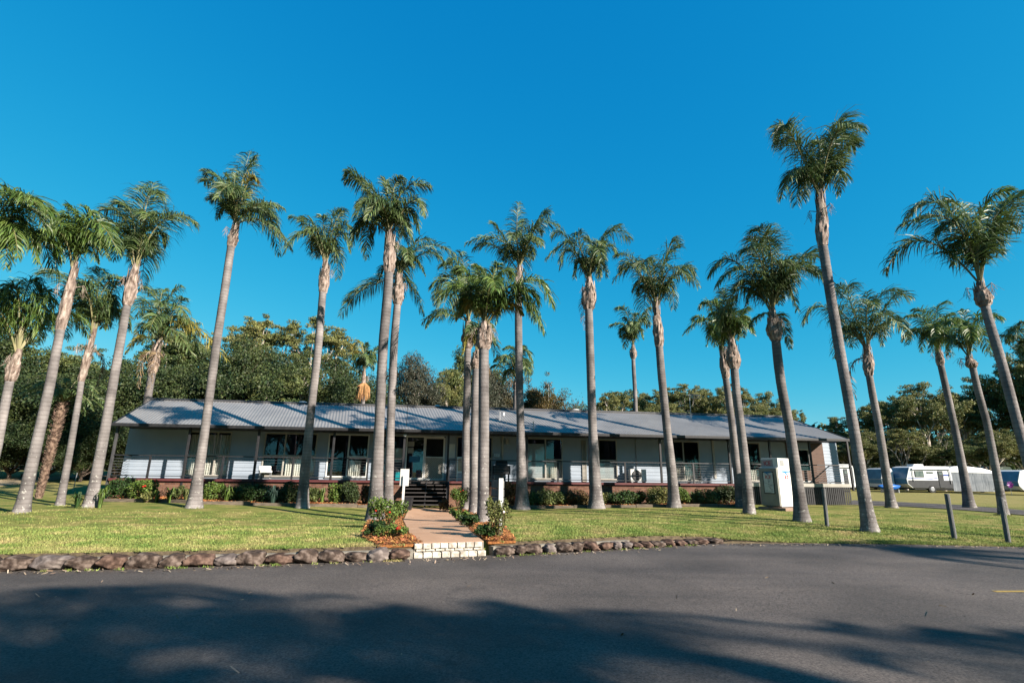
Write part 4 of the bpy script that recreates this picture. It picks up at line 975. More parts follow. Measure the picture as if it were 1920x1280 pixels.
    for i in range(dead):
        a = rr_.uniform(0, 2 * PI); l_ = Lm * rr_.uniform(.5, .75); tt = H0 + ax * .4 + Vector((math.cos(a) * l_ * .35, math.sin(a) * l_ * .35, -l_ * .8)); mm = H0 + ax * .5 + Vector((math.cos(a) * l_ * .38, math.sin(a) * l_ * .38, -l_ * .15))
        frond_mesh(H0 + ax * .6, mm, tt, seed * 100 + 80 + i, [M['boot'], M['frond_dead']], 'dead_frond', T, dens=30, leafk=.2)
    # spear leaf and old flower stalks
    for i in range(3):
        a = rr_.uniform(0, 2 * PI); b = MB(); q = H0 + ax * .6; e = q + Vector((math.cos(a) * .35, math.sin(a) * .35, .15)); b.tube([tuple(q), tuple(e), tuple(e + Vector((math.cos(a) * .12, math.sin(a) * .12, -.25)))], [.02, .014, .006], 5)
        for k in range(14):
            s_ = e + Vector((rr_.gauss(0, .03), rr_.gauss(0, .03), -.02 * k)); b.tube([tuple(s_), tuple(s_ + Vector((rr_.gauss(0, .08), rr_.gauss(0, .08), -.22)))], [.006, .003], 3, caps=False)
        b.build('flower_stalk', M['boot'], T)
    return T
palm('P1', (40, 962), [(50, 915, 15), (67, 840, 13.5), (92, 728, 12.5)], (113, 619, 11), (365, 640), 'A',
     [(380, 420, 310, 330), (440, 480, 540, 620), (450, 420, 600, 590), (290, 470, 220, 560), (280, 400, 215, 390), (420, 400, 455, 380), (330, 450, 260, 620), (395, 480, 480, 640), (340, 420, 250, 440), (400, 430, 520, 500)],
     'grey palm leaning right, leftmost whole trunk on the front lawn', rb=22, seed=1, green='frond_brighter', bulge=1.25, fill=2, fs_=.86)
palm('P2', (112, 949), [(118, 915, 9), (132, 840, 8), (149, 740, 7.5)], (152, 715, 7.5), (455, 960), 'A',
     [(470, 780, 480, 650), (420, 800, 350, 870), (520, 800, 570, 900), (350, 730, 190, 680), (560, 740, 640, 760), (400, 850, 380, 960), (520, 820, 520, 960), (500, 760, 590, 700)],
     'slender palm between the two thick leaning palms at the left', rb=12, seed=2, bulge=1.4, dead=1)
palm('P3', (168, 951), [(178, 905, 13), (196, 810, 12), (217, 690, 11)], (238, 573, 10), (655, 650), 'A',
     [(695, 400, 745, 235), (700, 330, 770, 300), (790, 430, 965, 440), (600, 430, 490, 380), (590, 540, 540, 630), (760, 500, 800, 560), (630, 400, 560, 345), (540, 440, 470, 560), (720, 460, 900, 400), (620, 480, 640, 620), (700, 520, 720, 600)],
     'tall palm with lichen spots beside the left corner of the garden bed', rb=20, seed=3, bulge=1.6, fill=3)
palm('P5', (364, 952), [(370, 900, 14), (385, 800, 12.5), (405, 650, 11.5), (425, 520, 10)], (433, 463, 9.5), (115, 425), 'B',
     [(50, 220, -62, 145), (140, 230, 190, 35), (150, 200, 225, 60), (230, 320, 368, 340), (260, 410, 408, 560), (60, 330, 10, 400), (170, 220, 220, 190, 'y'), (30, 230, -60, 200), (90, 260, 60, 160), (200, 330, 330, 390), (100, 300, 110, 150), (40, 300, -30, 300)],
     'tall palm rising in front of the first window from the left', rb=21, seed=5, bulge=1.35)
palm('P6', (567, 952), [(570, 905, 13), (582, 780, 12), (597, 650, 11)], (605, 549, 8.5), (563, 610), 'B',
     [(480, 440, 370, 375), (605, 430, 665, 330), (510, 480, 470, 570), (640, 460, 690, 560), (550, 430, 540, 370), (600, 500, 615, 620), (500, 420, 430, 400), (590, 420, 640, 340), (530, 500, 520, 590), (640, 430, 700, 470)],
     'palm with a swollen collar standing left of the entrance, dark patched stem', rb=17, seed=6, bulge=1.5)
palm('P7', (703, 976), [(706, 900, 15.5), (711, 800, 14.5), (718, 650, 13.5), (726, 560, 12)], (729, 512, 10.5), (885, 450), 'B',
     [(790, 240, 640, 190), (870, 270, 860, 190), (960, 240, 1105, 225), (1000, 300, 1065, 380), (790, 370, 690, 480), (930, 380, 1010, 520), (780, 430, 760, 610), (900, 250, 950, 170), (740, 220, 650, 150), (810, 310, 700, 330), (980, 350, 1040, 470), (760, 400, 670, 540), (830, 330, 760, 250), (920, 330, 950, 490)],
     'thickest tall palm just left of the entrance path, in front of its twin', rb=23, seed=7, bulge=1.35)
palm('P8', (727, 949), [(729, 900, 12.5), (733, 780, 11.5), (739, 640, 10.5)], (745, 572, 8.5), (928, 670), 'B',
     [(1050, 530, 1230, 565), (960, 560, 1010, 640), (760, 740, 615, 900), (1000, 750, 1060, 900), (860, 640, 815, 720), (1000, 520, 1120, 500), (900, 580, 880, 520), (740, 760, 650, 830), (1080, 560, 1180, 640), (990, 580, 1070, 680)],
     'slimmer palm close behind the thick palm left of the path', rb=15, seed=8, bulge=1.7)
palm('P9', (873, 947), [(873, 900, 9), (874, 800, 8.5), (876, 720, 8)], (877, 655, 7.5), (275, 720), 'C',
     [(180, 480, 75, 600), (140, 670, 15, 740), (200, 450, 130, 420), (250, 480, 235, 340), (150, 570, 90, 640), (220, 610, 200, 700, 'y'), (160, 520, 60, 540), (220, 430, 170, 400), (120, 690, 40, 760)],
     'thin palm left of the trio right of the entrance path', rb=10, seed=9, bulge=1.9)
palm('P10', (889, 962), [(889, 900, 10.5), (890, 800, 9.5), (892, 730, 9)], (893, 692, 8.5), (318, 880), 'C',
     [(300, 740, 250, 800), (350, 730, 420, 770), (330, 700, 360, 640), (280, 800, 240, 900, 'y'), (370, 780, 420, 850)],
     'middle palm of the trio right of the entrance path', rb=13, seed=10, bulge=1.5, fill=3, dead=2)
palm('P11', (906, 981), [(906, 900, 13), (907, 800, 12), (907, 720, 11.5)], (907, 655, 11), (358, 730), 'C',
     [(340, 540, 320, 420), (430, 480, 510, 470), (520, 530, 690, 790), (590, 500, 738, 640), (280, 480, 190, 450), (240, 540, 110, 600), (450, 600, 420, 740), (480, 640, 570, 690, 'y'), (400, 500, 440, 410), (540, 600, 640, 730), (300, 620, 200, 720, 'y'), (260, 600, 220, 700), (560, 560, 660, 640), (320, 560, 230, 560), (420, 560, 480, 620), (370, 500, 300, 420)],
     'short broad crowned palm of the trio, nearest the entrance path', rb=15, seed=11, bulge=1.6, green='frond_brighter')
palm('P12', (979, 948), [(978, 900, 13.5), (976, 800, 11), (973, 680, 10), (972, 600, 9)], (972, 545, 8), (540, 440), 'C',
     [(525, 250, 535, 85), (420, 290, 240, 315), (610, 230, 765, 215), (440, 260, 390, 200), (580, 300, 660, 330), (490, 330, 460, 420), (600, 340, 610, 410), (640, 200, 700, 150), (400, 330, 280, 350), (550, 280, 560, 180), (600, 260, 670, 250)],
     'tall straight palm in front of the wall lamp, right of the trio', rb=19, seed=12, bulge=1.15)
palm('P13', (1118, 948), [(1116, 900, 14.5), (1111, 800, 12), (1107, 680, 10.5), (1105, 620, 10)], (1104, 581, 9), (903, 500), 'C',
     [(820, 310, 663, 395), (850, 310, 850, 245), (1000, 260, 1132, 290), (960, 390, 1005, 500), (850, 410, 820, 510), (920, 330, 880, 280), (780, 280, 700, 270), (940, 420, 960, 520), (970, 300, 1080, 210), (990, 330, 1060, 380), (800, 350, 740, 450)],
     'straight palm with a dark ragged collar over the louvre shutter', rb=20, seed=13, bulge=1.9, dead=1)
palm('P15', (1264, 951), [(1261, 900, 13), (1250, 800, 9.5), (1240, 700, 9)], (1236, 650, 8.5), (352, 540), 'D',
     [(250, 290, 80, 390), (200, 270, 105, 230), (390, 300, 505, 170), (480, 350, 625, 430), (440, 420, 465, 580), (290, 390, 200, 460), (340, 340, 310, 260), (270, 440, 240, 490), (420, 230, 490, 140), (500, 330, 600, 350), (400, 430, 420, 520), (210, 310, 120, 330)],
     'palm with a long shaggy collar between the railing bays right of the centre', rb=17, seed=15, bulge=1.35)
palm('P16', (1388, 941), [(1384, 900, 11), (1373, 800, 9), (1366, 745, 8)], (1361, 710, 7.5), (748, 790), 'D',
     [(660, 620, 505, 715), (680, 560, 610, 540), (740, 620, 700, 490), (790, 640, 860, 570), (700, 680, 650, 790), (640, 640, 560, 620), (760, 640, 780, 520), (730, 690, 700, 800)],
     'thinner shadowed palm just behind the palm left of the ice machine', rb=13, seed=16, bulge=1.4, green='frond_brighter')
palm('P17', (1405, 963), [(1400, 900, 12), (1389, 800, 10.5), (1381, 740, 9.5)], (1377, 692, 9), (805, 745), 'D',
     [(770, 570, 740, 430), (870, 600, 900, 560), (850, 620, 930, 640), (740, 600, 660, 600), (800, 580, 830, 480), (760, 620, 720, 740), (860, 640, 880, 740), (720, 560, 640, 520), (820, 640, 840, 760)],
     'palm just left of the ice machine, its crown half hidden', rb=15, seed=17, bulge=1.8, green='frond_brighter')
palm('P18', (1504, 977), [(1497, 920, 15), (1480, 800, 14), (1466, 730, 13), (1459, 680, 12)], (1455, 640, 10.5), (1045, 570), 'D',
     [(880, 320, 690, 430), (820, 270, 650, 350), (960, 230, 860, 210), (1000, 250, 890, 110), (980, 130, 1060, 250), (1170, 310, 1345, 350), (1100, 330, 1215, 580), (960, 420, 880, 550), (1110, 640, 1165, 830), (960, 620, 910, 690), (1080, 400, 1100, 540), (1220, 260, 1335, 240), (1010, 330, 1000, 540), (1130, 280, 1200, 420), (900, 400, 800, 470), (1030, 150, 940, 60)],
     'full crowned palm directly right of the ice machine', rb=21, seed=18, bulge=1.7)
palm('P19', (1632, 997), [(1622, 940, 18.5), (1600, 800, 17), (1575, 660, 15), (1555, 540, 13.5)], (1543, 462, 12), (303, 450), 'E',
     [(210, 220, 50, 190), (330, 250, 440, 95), (380, 210, 500, 190), (170, 350, 85, 500), (400, 330, 405, 480), (230, 340, 215, 510), (300, 250, 290, 180), (150, 160, 105, 110), (430, 230, 495, 210), (350, 300, 440, 300), (260, 310, 180, 400), (370, 130, 440, 110), (130, 140, 60, 180)],
     'tallest palm with a V shaped crown, thick trunk nearest the road on the right', rb=22, seed=19, bulge=1.35, fill=2, fs_=.87)
palm('P20', (1672, 951), [(1664, 905, 11), (1648, 800, 10), (1637, 745, 9)], (1630, 705, 8.5), (525, 1190), 'E',
     [(450, 1000, 385, 880), (310, 1000, 200, 1080), (520, 1030, 530, 920), (640, 970, 745, 950), (640, 1070, 725, 1110), (440, 1100, 440, 1200), (600, 1090, 600, 1200), (430, 940, 450, 900), (580, 960, 690, 930), (380, 1010, 400, 1130), (560, 1060, 660, 1030)],
     'palm with a split trunk at the left end of the caravan row', rb=15, seed=20, bulge=1.5, dead=1)
palm('P21', (1818, 952), [(1810, 905, 11.5), (1790, 800, 9.5), (1771, 715, 8.5)], (1764, 685, 8), (868, 1210), 'E',
     [(820, 1050, 735, 1010), (850, 1050, 905, 970), (940, 1090, 990, 1090), (780, 1110, 710, 1190), (900, 1120, 935, 1250), (790, 1060, 700, 1050), (880, 1080, 940, 1030), (820, 1120, 780, 1230)],
     'palm on the field edge in front of the covered caravan', rb=17, seed=21, bulge=1.3, green='frond_brighter')
palm('P22', (1882, 966), [(1872, 905, 11), (1850, 790, 10), (1833, 730, 9)], (1824, 690, 8.5), (1012, 1245), 'E',
     [(1000, 1080, 980, 1010), (1070, 1110, 1115, 1240), (950, 1140, 905, 1240), (1050, 1050, 1120, 1060), (960, 1080, 900, 1090), (1020, 1100, 1040, 1220), (1080, 1060, 1190, 1060)],
     'palm with a hanging bunch of boots in front of the boat trailer', rb=14, seed=22, bulge=1.7, green='frond_brighter')
palm('P23', (1966, 1010), [(1943, 920, 17), (1912, 810, 16), (1878, 680, 14.5), (1858, 615, 13)], (1847, 575, 12), (1064, 890), 'E',
     [(920, 570, 650, 590), (1075, 540, 1225, 405, 'l'), (1140, 570, 1330, 400), (1180, 480, 1300, 600), (1110, 650, 1175, 740), (990, 660, 930, 800), (890, 500, 680, 540), (1130, 600, 1240, 620), (1050, 700, 1060, 800), (970, 590, 850, 640), (1000, 540, 880, 470)],
     'rightmost tall palm, its arching crown cut by the photo edge', rb=22, seed=23, bulge=1.9, fill=1, fs_=.9)
# palms of the left edge
palm('P0', None, [(-6, 840, 12), (3, 790, 12), (13, 740, 11.5)], (18, 715, 11), (92, 1060), 'A',
     [(160, 780, 255, 960), (80, 760, 0, 800), (200, 770, 262, 850), (40, 830, -20, 1010), (130, 750, 190, 740), (60, 790, 20, 960), (160, 850, 200, 1030), (20, 780, -80, 860)],
     'palm at the left photo edge with pale shaggy stem and bright low crown', rb=14, D=17.5, seed=30, bulge=1.5, green='frond_brighter')
palm('P0b', None, [(-95, 800, 14), (-70, 650, 13)], (-55, 560, 12), (-90, 640), 'A',
     [(90, 310, 270, 370), (90, 400, 215, 640), (50, 430, 110, 620), (50, 320, 215, 330), (20, 300, 110, 300), (30, 480, 40, 680), (120, 350, 260, 470), (0, 420, 50, 560), (-200, 400, -300, 560)],
     'palm outside the left edge whose drooping crown hangs into the upper left', rb=15, D=14.5, seed=31, green='frond_brighter', fill=3, fs_=.88)
palm('P4', None, [(272, 800, 9), (277, 745, 9)], (285, 700, 9), (765, 1010), 'A',
     [(800, 830, 880, 740), (700, 820, 650, 900), (750, 800, 700, 770), (900, 920, 1110, 1120, 'y'), (680, 1000, 590, 1090, 'y'), (840, 850, 900, 920), (700, 940, 640, 1020), (860, 950, 1000, 1000, 'y'), (840, 860, 890, 800), (740, 880, 720, 1000), (820, 960, 940, 1100), (770, 820, 790, 760)],
     'palm with yellowing low fronds behind the left end of the roof', rb=10, D=31, seed=32, bulge=1.4, dead=3)
palm('P14', None, [(1193, 800, 5), (1191, 740, 4.5), (1188, 690, 4.3)], (1187.5, 673, 4.3), (1133, 850), 'C',
     [(1090, 750, 1000, 745), (1100, 680, 1038, 645), (1170, 720, 1232, 645), (1180, 710, 1215, 750), (1080, 770, 1060, 810), (1140, 720, 1150, 680), (1160, 760, 1190, 820), (1110, 740, 1080, 700)],
     'small slender palm standing behind the roof right of the centre', rb=5, D=40, seed=33, bulge=1.9)
palm('P25', None, [(966, 800, 5), (967, 750, 5)], (967, 730, 5), (525, 1040), 'C',
     [(520, 880, 450, 860), (560, 880, 615, 935), (440, 960, 380, 970), (480, 980, 450, 1060), (570, 930, 590, 1030), (540, 870, 560, 860), (460, 920, 400, 930)],
     'small palm showing low behind the tall straight palm and the roof', rb=6, D=36, seed=34)
palm('P26', None, [(678, 790, 4.5), (680, 770, 4.5)], (681, 735, 4.2), (755, 1150), 'B',
     [(730, 1060, 680, 1110, 'y'), (740, 1020, 690, 1040, 'y'), (780, 1060, 820, 1110), (800, 1070, 830, 1030), (760, 1060, 770, 1010), (720, 1080, 700, 1150), (790, 1090, 800, 1160)],
     'small palm with a yellow frond and brown seed skirt behind the roof', rb=5, D=38, seed=35, bulge=1.3)
# brown hanging seed skirt of that palm
pr = [o for o in bpy.data.objects if o.get('label', '').startswith('small palm with a yellow frond')][0]
b = MB(); r = random.Random(4); c_ = aty(682, 722, 38) - pr.location
for k in range(420):
    a = r.uniform(0, 2 * PI); q = r.uniform(.05, .5); b.tube([tuple(c_ + Vector((math.cos(a) * q * .2, math.sin(a) * q * .2, .35 - q * .3))), tuple(c_ + Vector((math.cos(a) * q * .9, math.sin(a) * q * .9, .12 - q * .5))), tuple(c_ + Vector((math.cos(a) * q * 1.1, math.sin(a) * q * 1.1, -r.uniform(.35, 1.25) * (1.1 - .5 * q))))], [.012, .012, .006], 3, caps=False)
b.build('seed_skirt', mat('seed_skirt', (.36, .18, .07), (.55, .30, .13), scale=6, rough=.9, island=.3), pr)
# rough stemmed date palm on the left
root = gnd(72, 934); T = empty('palm_tree', root); tag(T, 'short palm with rough brown scaly trunk among the grey palms at the left', 'palm tree')
b = MB(); e = aty(118, 755, root.y) - root; r = random.Random(8)
PT = [Vector((0, 0, -.1)).lerp(e, k / 30) for k in range(31)]; b.tube([tuple(p) for p in PT], [.13 + .06 * (k / 30) for k in range(31)], 10)
for k in range(520):
    t = r.random(); p = Vector((0, 0, 0)).lerp(e, t); a = r.uniform(0, 2 * PI); out = Vector((math.cos(a), math.sin(a), 0)); sd = Vector((-out.y, out.x, 0)); rr = .12 + .06 * t; q = p + out * rr; w = .035 + .03 * t
    b.add([q - sd * w, q + sd * w, q + out * (.05 + .07 * t) + Vector((0, 0, .12)), q + Vector((0, 0, .07))], [(0, 1, 2), (0, 2, 3), (1, 3, 2)])
b.build('trunk', mat('rough_trunk', (.06, .035, .025), (.22, .15, .11), scale=9, rough=.95, island=.4), T)
for k in range(26):
    a = r.uniform(0, 2 * PI); l_ = r.uniform(1.6, 2.3); el = r.uniform(-.1, 1.2); tt = e + Vector((math.cos(a) * l_ * math.cos(el), math.sin(a) * l_ * math.cos(el), l_ * math.sin(el) * .8 - .35)); mm = e + Vector((math.cos(a) * l_ * .5 * math.cos(el), math.sin(a) * l_ * .5 * math.cos(el), l_ * (.2 + .35 * math.sin(el))))
    frond_mesh(e, mm, tt, 900 + k, [M['rachis'], M['frond']], 'frond', T, dens=44, leafk=.16)
# right edge palm fragment
palm('P24', None, [(1975, 880, 8), (1962, 780, 8)], (1948, 700, 8), (1335, 1260), 'E',
     [(1250, 1110, 1205, 1180), (1290, 1090, 1230, 1110), (1380, 1100, 1450, 1160), (1300, 1160, 1250, 1230), (1340, 1080, 1350, 1020)],
     'palm outside the right edge, only its left frond tips showing', rb=10, D=27, seed=36)

# ------------------------------------------------------------------ shrubs
def leaf_cloud(name, mat_, centers, n, size, seed, parent=None, loc=(0, 0, 0), elong=1.8, out=.5, shell=.55):
    """centers: list of (cx,cy,cz,rx,ry,rz)"""
    R = np.random.default_rng(seed); C = np.array(centers, float); vol = np.prod(C[:, 3:], 1) ** .667; pr_ = vol / vol.sum()
    idx = R.choice(len(C), n, p=pr_); d = R.normal(0, 1, (n, 3)); d /= np.linalg.norm(d, axis=1)[:, None]
    rad_ = shell + (1.08 - shell) * R.random(n) ** .6
    p = C[idx, :3] + d * rad_[:, None] * C[idx, 3:]
    nrm = d * out + R.normal(0, .5, (n, 3)) + np.array([0, 0, .25]); nrm /= np.linalg.norm(nrm, axis=1)[:, None]
    t = np.cross(nrm, R.normal(0, 1, (n, 3))); t /= np.linalg.norm(t, axis=1)[:, None] + 1e-9; w = np.cross(nrm, t)
    s = size * R.uniform(.6, 1.35, n)[:, None]; t = t * s * elong / 2; w = w * s / 2
    v = np.stack([p - t, p + w - t * .1, p + t, p - w - t * .1], 1).reshape(-1, 3)
    me = bpy.data.meshes.new(name); me.vertices.add(n * 4); me.vertices.foreach_set('co', v.ravel().astype(np.float32)); me.loops.add(n * 4); me.loops.foreach_set('vertex_index', np.arange(n * 4, dtype=np.int32)); me.polygons.add(n)
    me.polygons.foreach_set('loop_start', np.arange(n, dtype=np.int32) * 4); me.polygons.foreach_set('loop_total', np.full(n, 4, dtype=np.int32)); me.update(calc_edges=True); me.materials.append(mat_)
    o = bpy.data.objects.new(name, me); COL.objects.link(o); o.location = loc
    if parent: o.parent = parent
    return o
def shrub(x0, x1, y0, y1, mk, label, seed, dense=1.0, leaf_=.045, flowers=None, loose=0, group='shrubs in the garden beds', D=None, name='shrub'):
    x0, x1 = x0 - (x1 - x0) * .1, x1 + (x1 - x0) * .1; y0 -= (y1 - y0) * .08
    p = gfront((x0 + x1) / 2, y1, .75) if D is None else Vector((aty((x0 + x1) / 2, y1, D).x, D, hgt(aty((x0 + x1) / 2, y1, D).x, D)))
    pm = p.y / 960; w = (x1 - x0) * pm; h = (y1 - y0) * pm; r = random.Random(seed)
    T = empty(name, p); tag(T, label, 'shrub', group); cs = []
    for k in range(7 + loose * 6):
        cs.append((r.uniform(-.34, .34) * w, r.uniform(-.3, .3) * w * .8, h * r.uniform(.32, .78 if loose else .68), w * r.uniform(.13, .26) * (1 - .35 * loose), w * r.uniform(.13, .24) * (1 - .35 * loose), h * r.uniform(.16, .3) * (1 - .3 * loose)))
    cs.append((0, 0, h * .45, w * .36 * (1 - .5 * loose), w * .3 * (1 - .5 * loose), h * .42))
    n = int(1500 * dense * max(.5, w * h / .8))
    leaf_cloud('foliage', M[mk], cs, n, leaf_, seed, T, elong=1.7)
    b = MB()
    for c in cs[:8]: b.tube([(r.uniform(-.05, .05), r.uniform(-.05, .05), -.05), (c[0] * .6, c[1] * .6, c[2] * .5), (c[0], c[1], c[2])], [.016, .012, .006], 5)
    b.build('stems', M['stem'], T)
    if flowers:
        for k in range(flowers[1]):
            c = r.choice(cs); a = r.uniform(0, 2 * PI); q = Vector(c[:3]) + Vector((math.cos(a) * c[3], -abs(math.sin(a)) * c[4], r.uniform(-.3, .9) * c[5])); b = MB(); rr = flowers[2]
            b.tube([tuple(q + Vector((0, 0, -rr * .6))), tuple(q), tuple(q + Vector((0, 0, rr * .6)))], [rr * .5, rr, rr * .45], 7); b.build('flower', M[flowers[0]], T)
    return T
def strappy(x0, x1, y0, y1, mk, label, seed, n=34, D=None):
    p = gfront((x0 + x1) / 2, y1, .9); pm = p.y / 960; w = (x1 - x0) * pm; h = (y1 - y0) * pm; r = random.Random(seed); b = MB()
    for k in range(n):
        a = r.uniform(0, 2 * PI); q = r.uniform(.15, .55) * w; hh = h * r.uniform(.5, 1.05); sd = Vector((-math.sin(a), math.cos(a), 0)) * .022; o = Vector((math.cos(a), math.sin(a), 0))
        p0_ = o * r.uniform(0, .06); p1_ = o * q * .45 + Vector((0, 0, hh * .8)); p2_ = o * q * .9 + Vector((0, 0, hh)); p3_ = o * q * 1.25 + Vector((0, 0, hh * .7))
        b.add([p0_ - sd, p0_ + sd, p1_ - sd, p1_ + sd, p2_ - sd * .8, p2_ + sd * .8, p3_], [(0, 1, 3, 2), (2, 3, 5, 4), (4, 5, 6)])
    tag(b.build('strappy_plant', M[mk], loc=p), label, 'plant', 'strappy plants in the garden beds')
S_ = [
 (343, 372, 916, 942, 'leaf_olive', 'small olive bush at the foot of the first window palm', .8, None, 0),
 (493, 524, 912, 944, 'leaf_mid', 'green bush behind the bluish spiky clump', .9, None, 0),
 (573, 600, 914, 944, 'leaf_mid', 'low green bush behind the foot of the collared palm', .9, None, 0),
 (1108, 1140, 920, 945, 'leaf_olive', 'small brownish bush right of the dark collared palm foot', .9, None, 0),
 (968, 1000, 914, 944, 'leaf_mid', 'low bush behind the foot of the tall straight palm', .8, None, 0),
 (195, 241, 897, 939, 'leaf_hedge', 'dark clipped hedge bush at the left end of the garden bed', .7, None, 0),
 (236, 288, 900, 940, 'leaf_lime', 'bright bush with orange red flowers beside the corner hedge bush', 1, ('flower', 5, .05), 0),
 (376, 414, 904, 941, 'leaf_lime', 'yellow green bush just right of the first window palm', 1, None, 0),
 (436, 484, 908, 943, 'leaf_hedge', 'rounded green bush under the wall between first and second window', 1, None, 0),
 (520, 562, 903, 946, 'leaf_dark', 'dark shaded bush just left of the collared palm', 1, None, 0),
 (614, 643, 903, 941, 'leaf_lime', 'olive yellow bush right of the collared palm', 1, None, 0),
 (640, 673, 904, 948, 'leaf_dark', 'dark upright bush in the shade left of the twin palms', 1.1, None, 0),
 (668, 700, 908, 945, 'leaf_red', 'reddish leaved shrub directly left of the twin palms', .7, ('flower', 8, .03), 1),
 (938, 968, 900, 947, 'leaf_red', 'red tinged shrub behind the three board sign', 1, ('flower', 9, .04), 0),
 (1003, 1043, 910, 944, 'leaf_mid', 'green bush right of the tall straight palm', 1, None, 0),
 (1058, 1107, 914, 946, 'leaf_red', 'reddish brown bush left of the dark collared palm', 1, None, 0),
 (1143, 1194, 918, 947, 'leaf_hedge', 'bright green spreading bush below the air conditioner', 1, None, 0),
 (1208, 1256, 910, 946, 'leaf_olive', 'olive bush left of the long collared palm', 1, None, 0),
 (1262, 1293, 910, 943, 'leaf_lime', 'yellow green bush hugging the right of the long collared palm', 1, None, 0),
 (1303, 1348, 915, 945, 'leaf_olive', 'loose olive bush near the right end of the brick base', 1, None, 0),
 (1338, 1386, 909, 947, 'leaf_dark', 'dark shaded bush at the right end of the garden bed', 1, None, 0)]
S_ += [
 (262, 282, 922, 942, 'leaf_olive', 'low olive plant under the flowering bush at the left bed end', .8, None, 1),
 (316, 346, 912, 942, 'leaf_mid', 'green shrub against the brick base left of the first window palm', .8, None, 1),
 (414, 440, 912, 942, 'leaf_mid', 'green shrub behind the yellow strappy plant', .8, None, 1),
 (470, 500, 910, 944, 'leaf_hedge', 'green shrub left of the bluish spiky clump', .9, None, 0),
 (544, 580, 908, 945, 'leaf_mid', 'green shrub in the shade directly left of the collared palm foot', .9, None, 0),
 (1034, 1066, 914, 944, 'leaf_mid', 'green shrub between the tall straight palm bush and the reddish bush', .9, None, 0),
 (1180, 1214, 918, 946, 'leaf_mid', 'green shrub below the downpipe left of the olive bush', .9, None, 1),
 (1286, 1314, 918, 944, 'leaf_mid', 'green shrub left of the loose olive bush', .9, None, 1)]
for i, (x0, x1, y0, y1, mk, lab, dn, fl, lo) in enumerate(S_): shrub(x0, x1, y0, y1, mk, lab, 300 + i, dense=dn * 1.3, flowers=fl, loose=lo, leaf_=.05)
F__ = [
 (690, 757, 936, 992, 'leaf_lime', 'tall loose rose bush at the foot of the twin palms left of the path', .6, ('flower', 3, .035), 1),
 (684, 722, 978, 1008, 'leaf_hedge', 'low leafy plant at the lawn edge of the left path bed', .6, None, 1),
 (706, 766, 985, 1010, 'leaf_lime', 'low plant with a single red rose beside the path front left', .5, ('flower', 2, .05), 1),
 (845, 882, 918, 962, 'leaf_lime', 'rose bush with coppery tips near the stair foot right of the path', .6, ('flower', 4, .03), 1),
 (822, 848, 936, 960, 'leaf_red', 'small coppery shrub directly beside the stair foot', .6, None, 1),
 (843, 876, 955, 978, 'leaf_lime', 'low bright leafy plant on the right path edge', .8, None, 1),
 (862, 900, 966, 990, 'leaf_hedge', 'broad leaved low plant at the foot of the path side trio palm', .8, None, 1),
 (893, 928, 984, 1010, 'leaf_hedge', 'dark leafy plant left of the three board sign post', .8, None, 1),
 (912, 958, 940, 1010, 'leaf_olive', 'tall leggy bush in front of the three board sign', .5, ('flower_w', 3, .04), 1)]
for i, (x0, x1, y0, y1, mk, lab, dn, fl, lo) in enumerate(F__): shrub(x0, x1, y0, y1, mk, lab, 400 + i, dense=dn * 2.2, flowers=fl, loose=lo, leaf_=.035, group='plants along the entrance path')
for i, (x0, x1, y0, y1, mk, lab) in enumerate([
 (130, 158, 925, 952, 'leaf_hedge', 'green strappy clump left of the palm at the bed corner'), (176, 196, 915, 952, 'leaf_lime', 'green strappy clump right of the palm at the bed corner'),
 (283, 303, 920, 942, 'leaf_lime', 'strappy plant right of the flowering bush'), (302, 332, 915, 942, 'leaf_lime', 'yellow strappy plant against the brick base'), (337, 358, 918, 943, 'leaf_olive', 'strappy plant left of the first window palm'),
 (410, 436, 912, 943, 'leaf_lime', 'yellow strappy plant between two rounded bushes'), (492, 528, 914, 948, 'leaf_blue', 'bluish spiky clump in the shaded bed'), (592, 614, 914, 943, 'leaf_lime', 'strappy plant right of the collared palm foot'),
 (988, 1006, 918, 947, 'leaf_lime', 'thin strappy plant right of the tall straight palm'), (1048, 1062, 922, 942, 'leaf_lime', 'small strappy tuft left of the reddish bush')]): strappy(x0, x1, y0, y1, mk, lab, 500 + i)

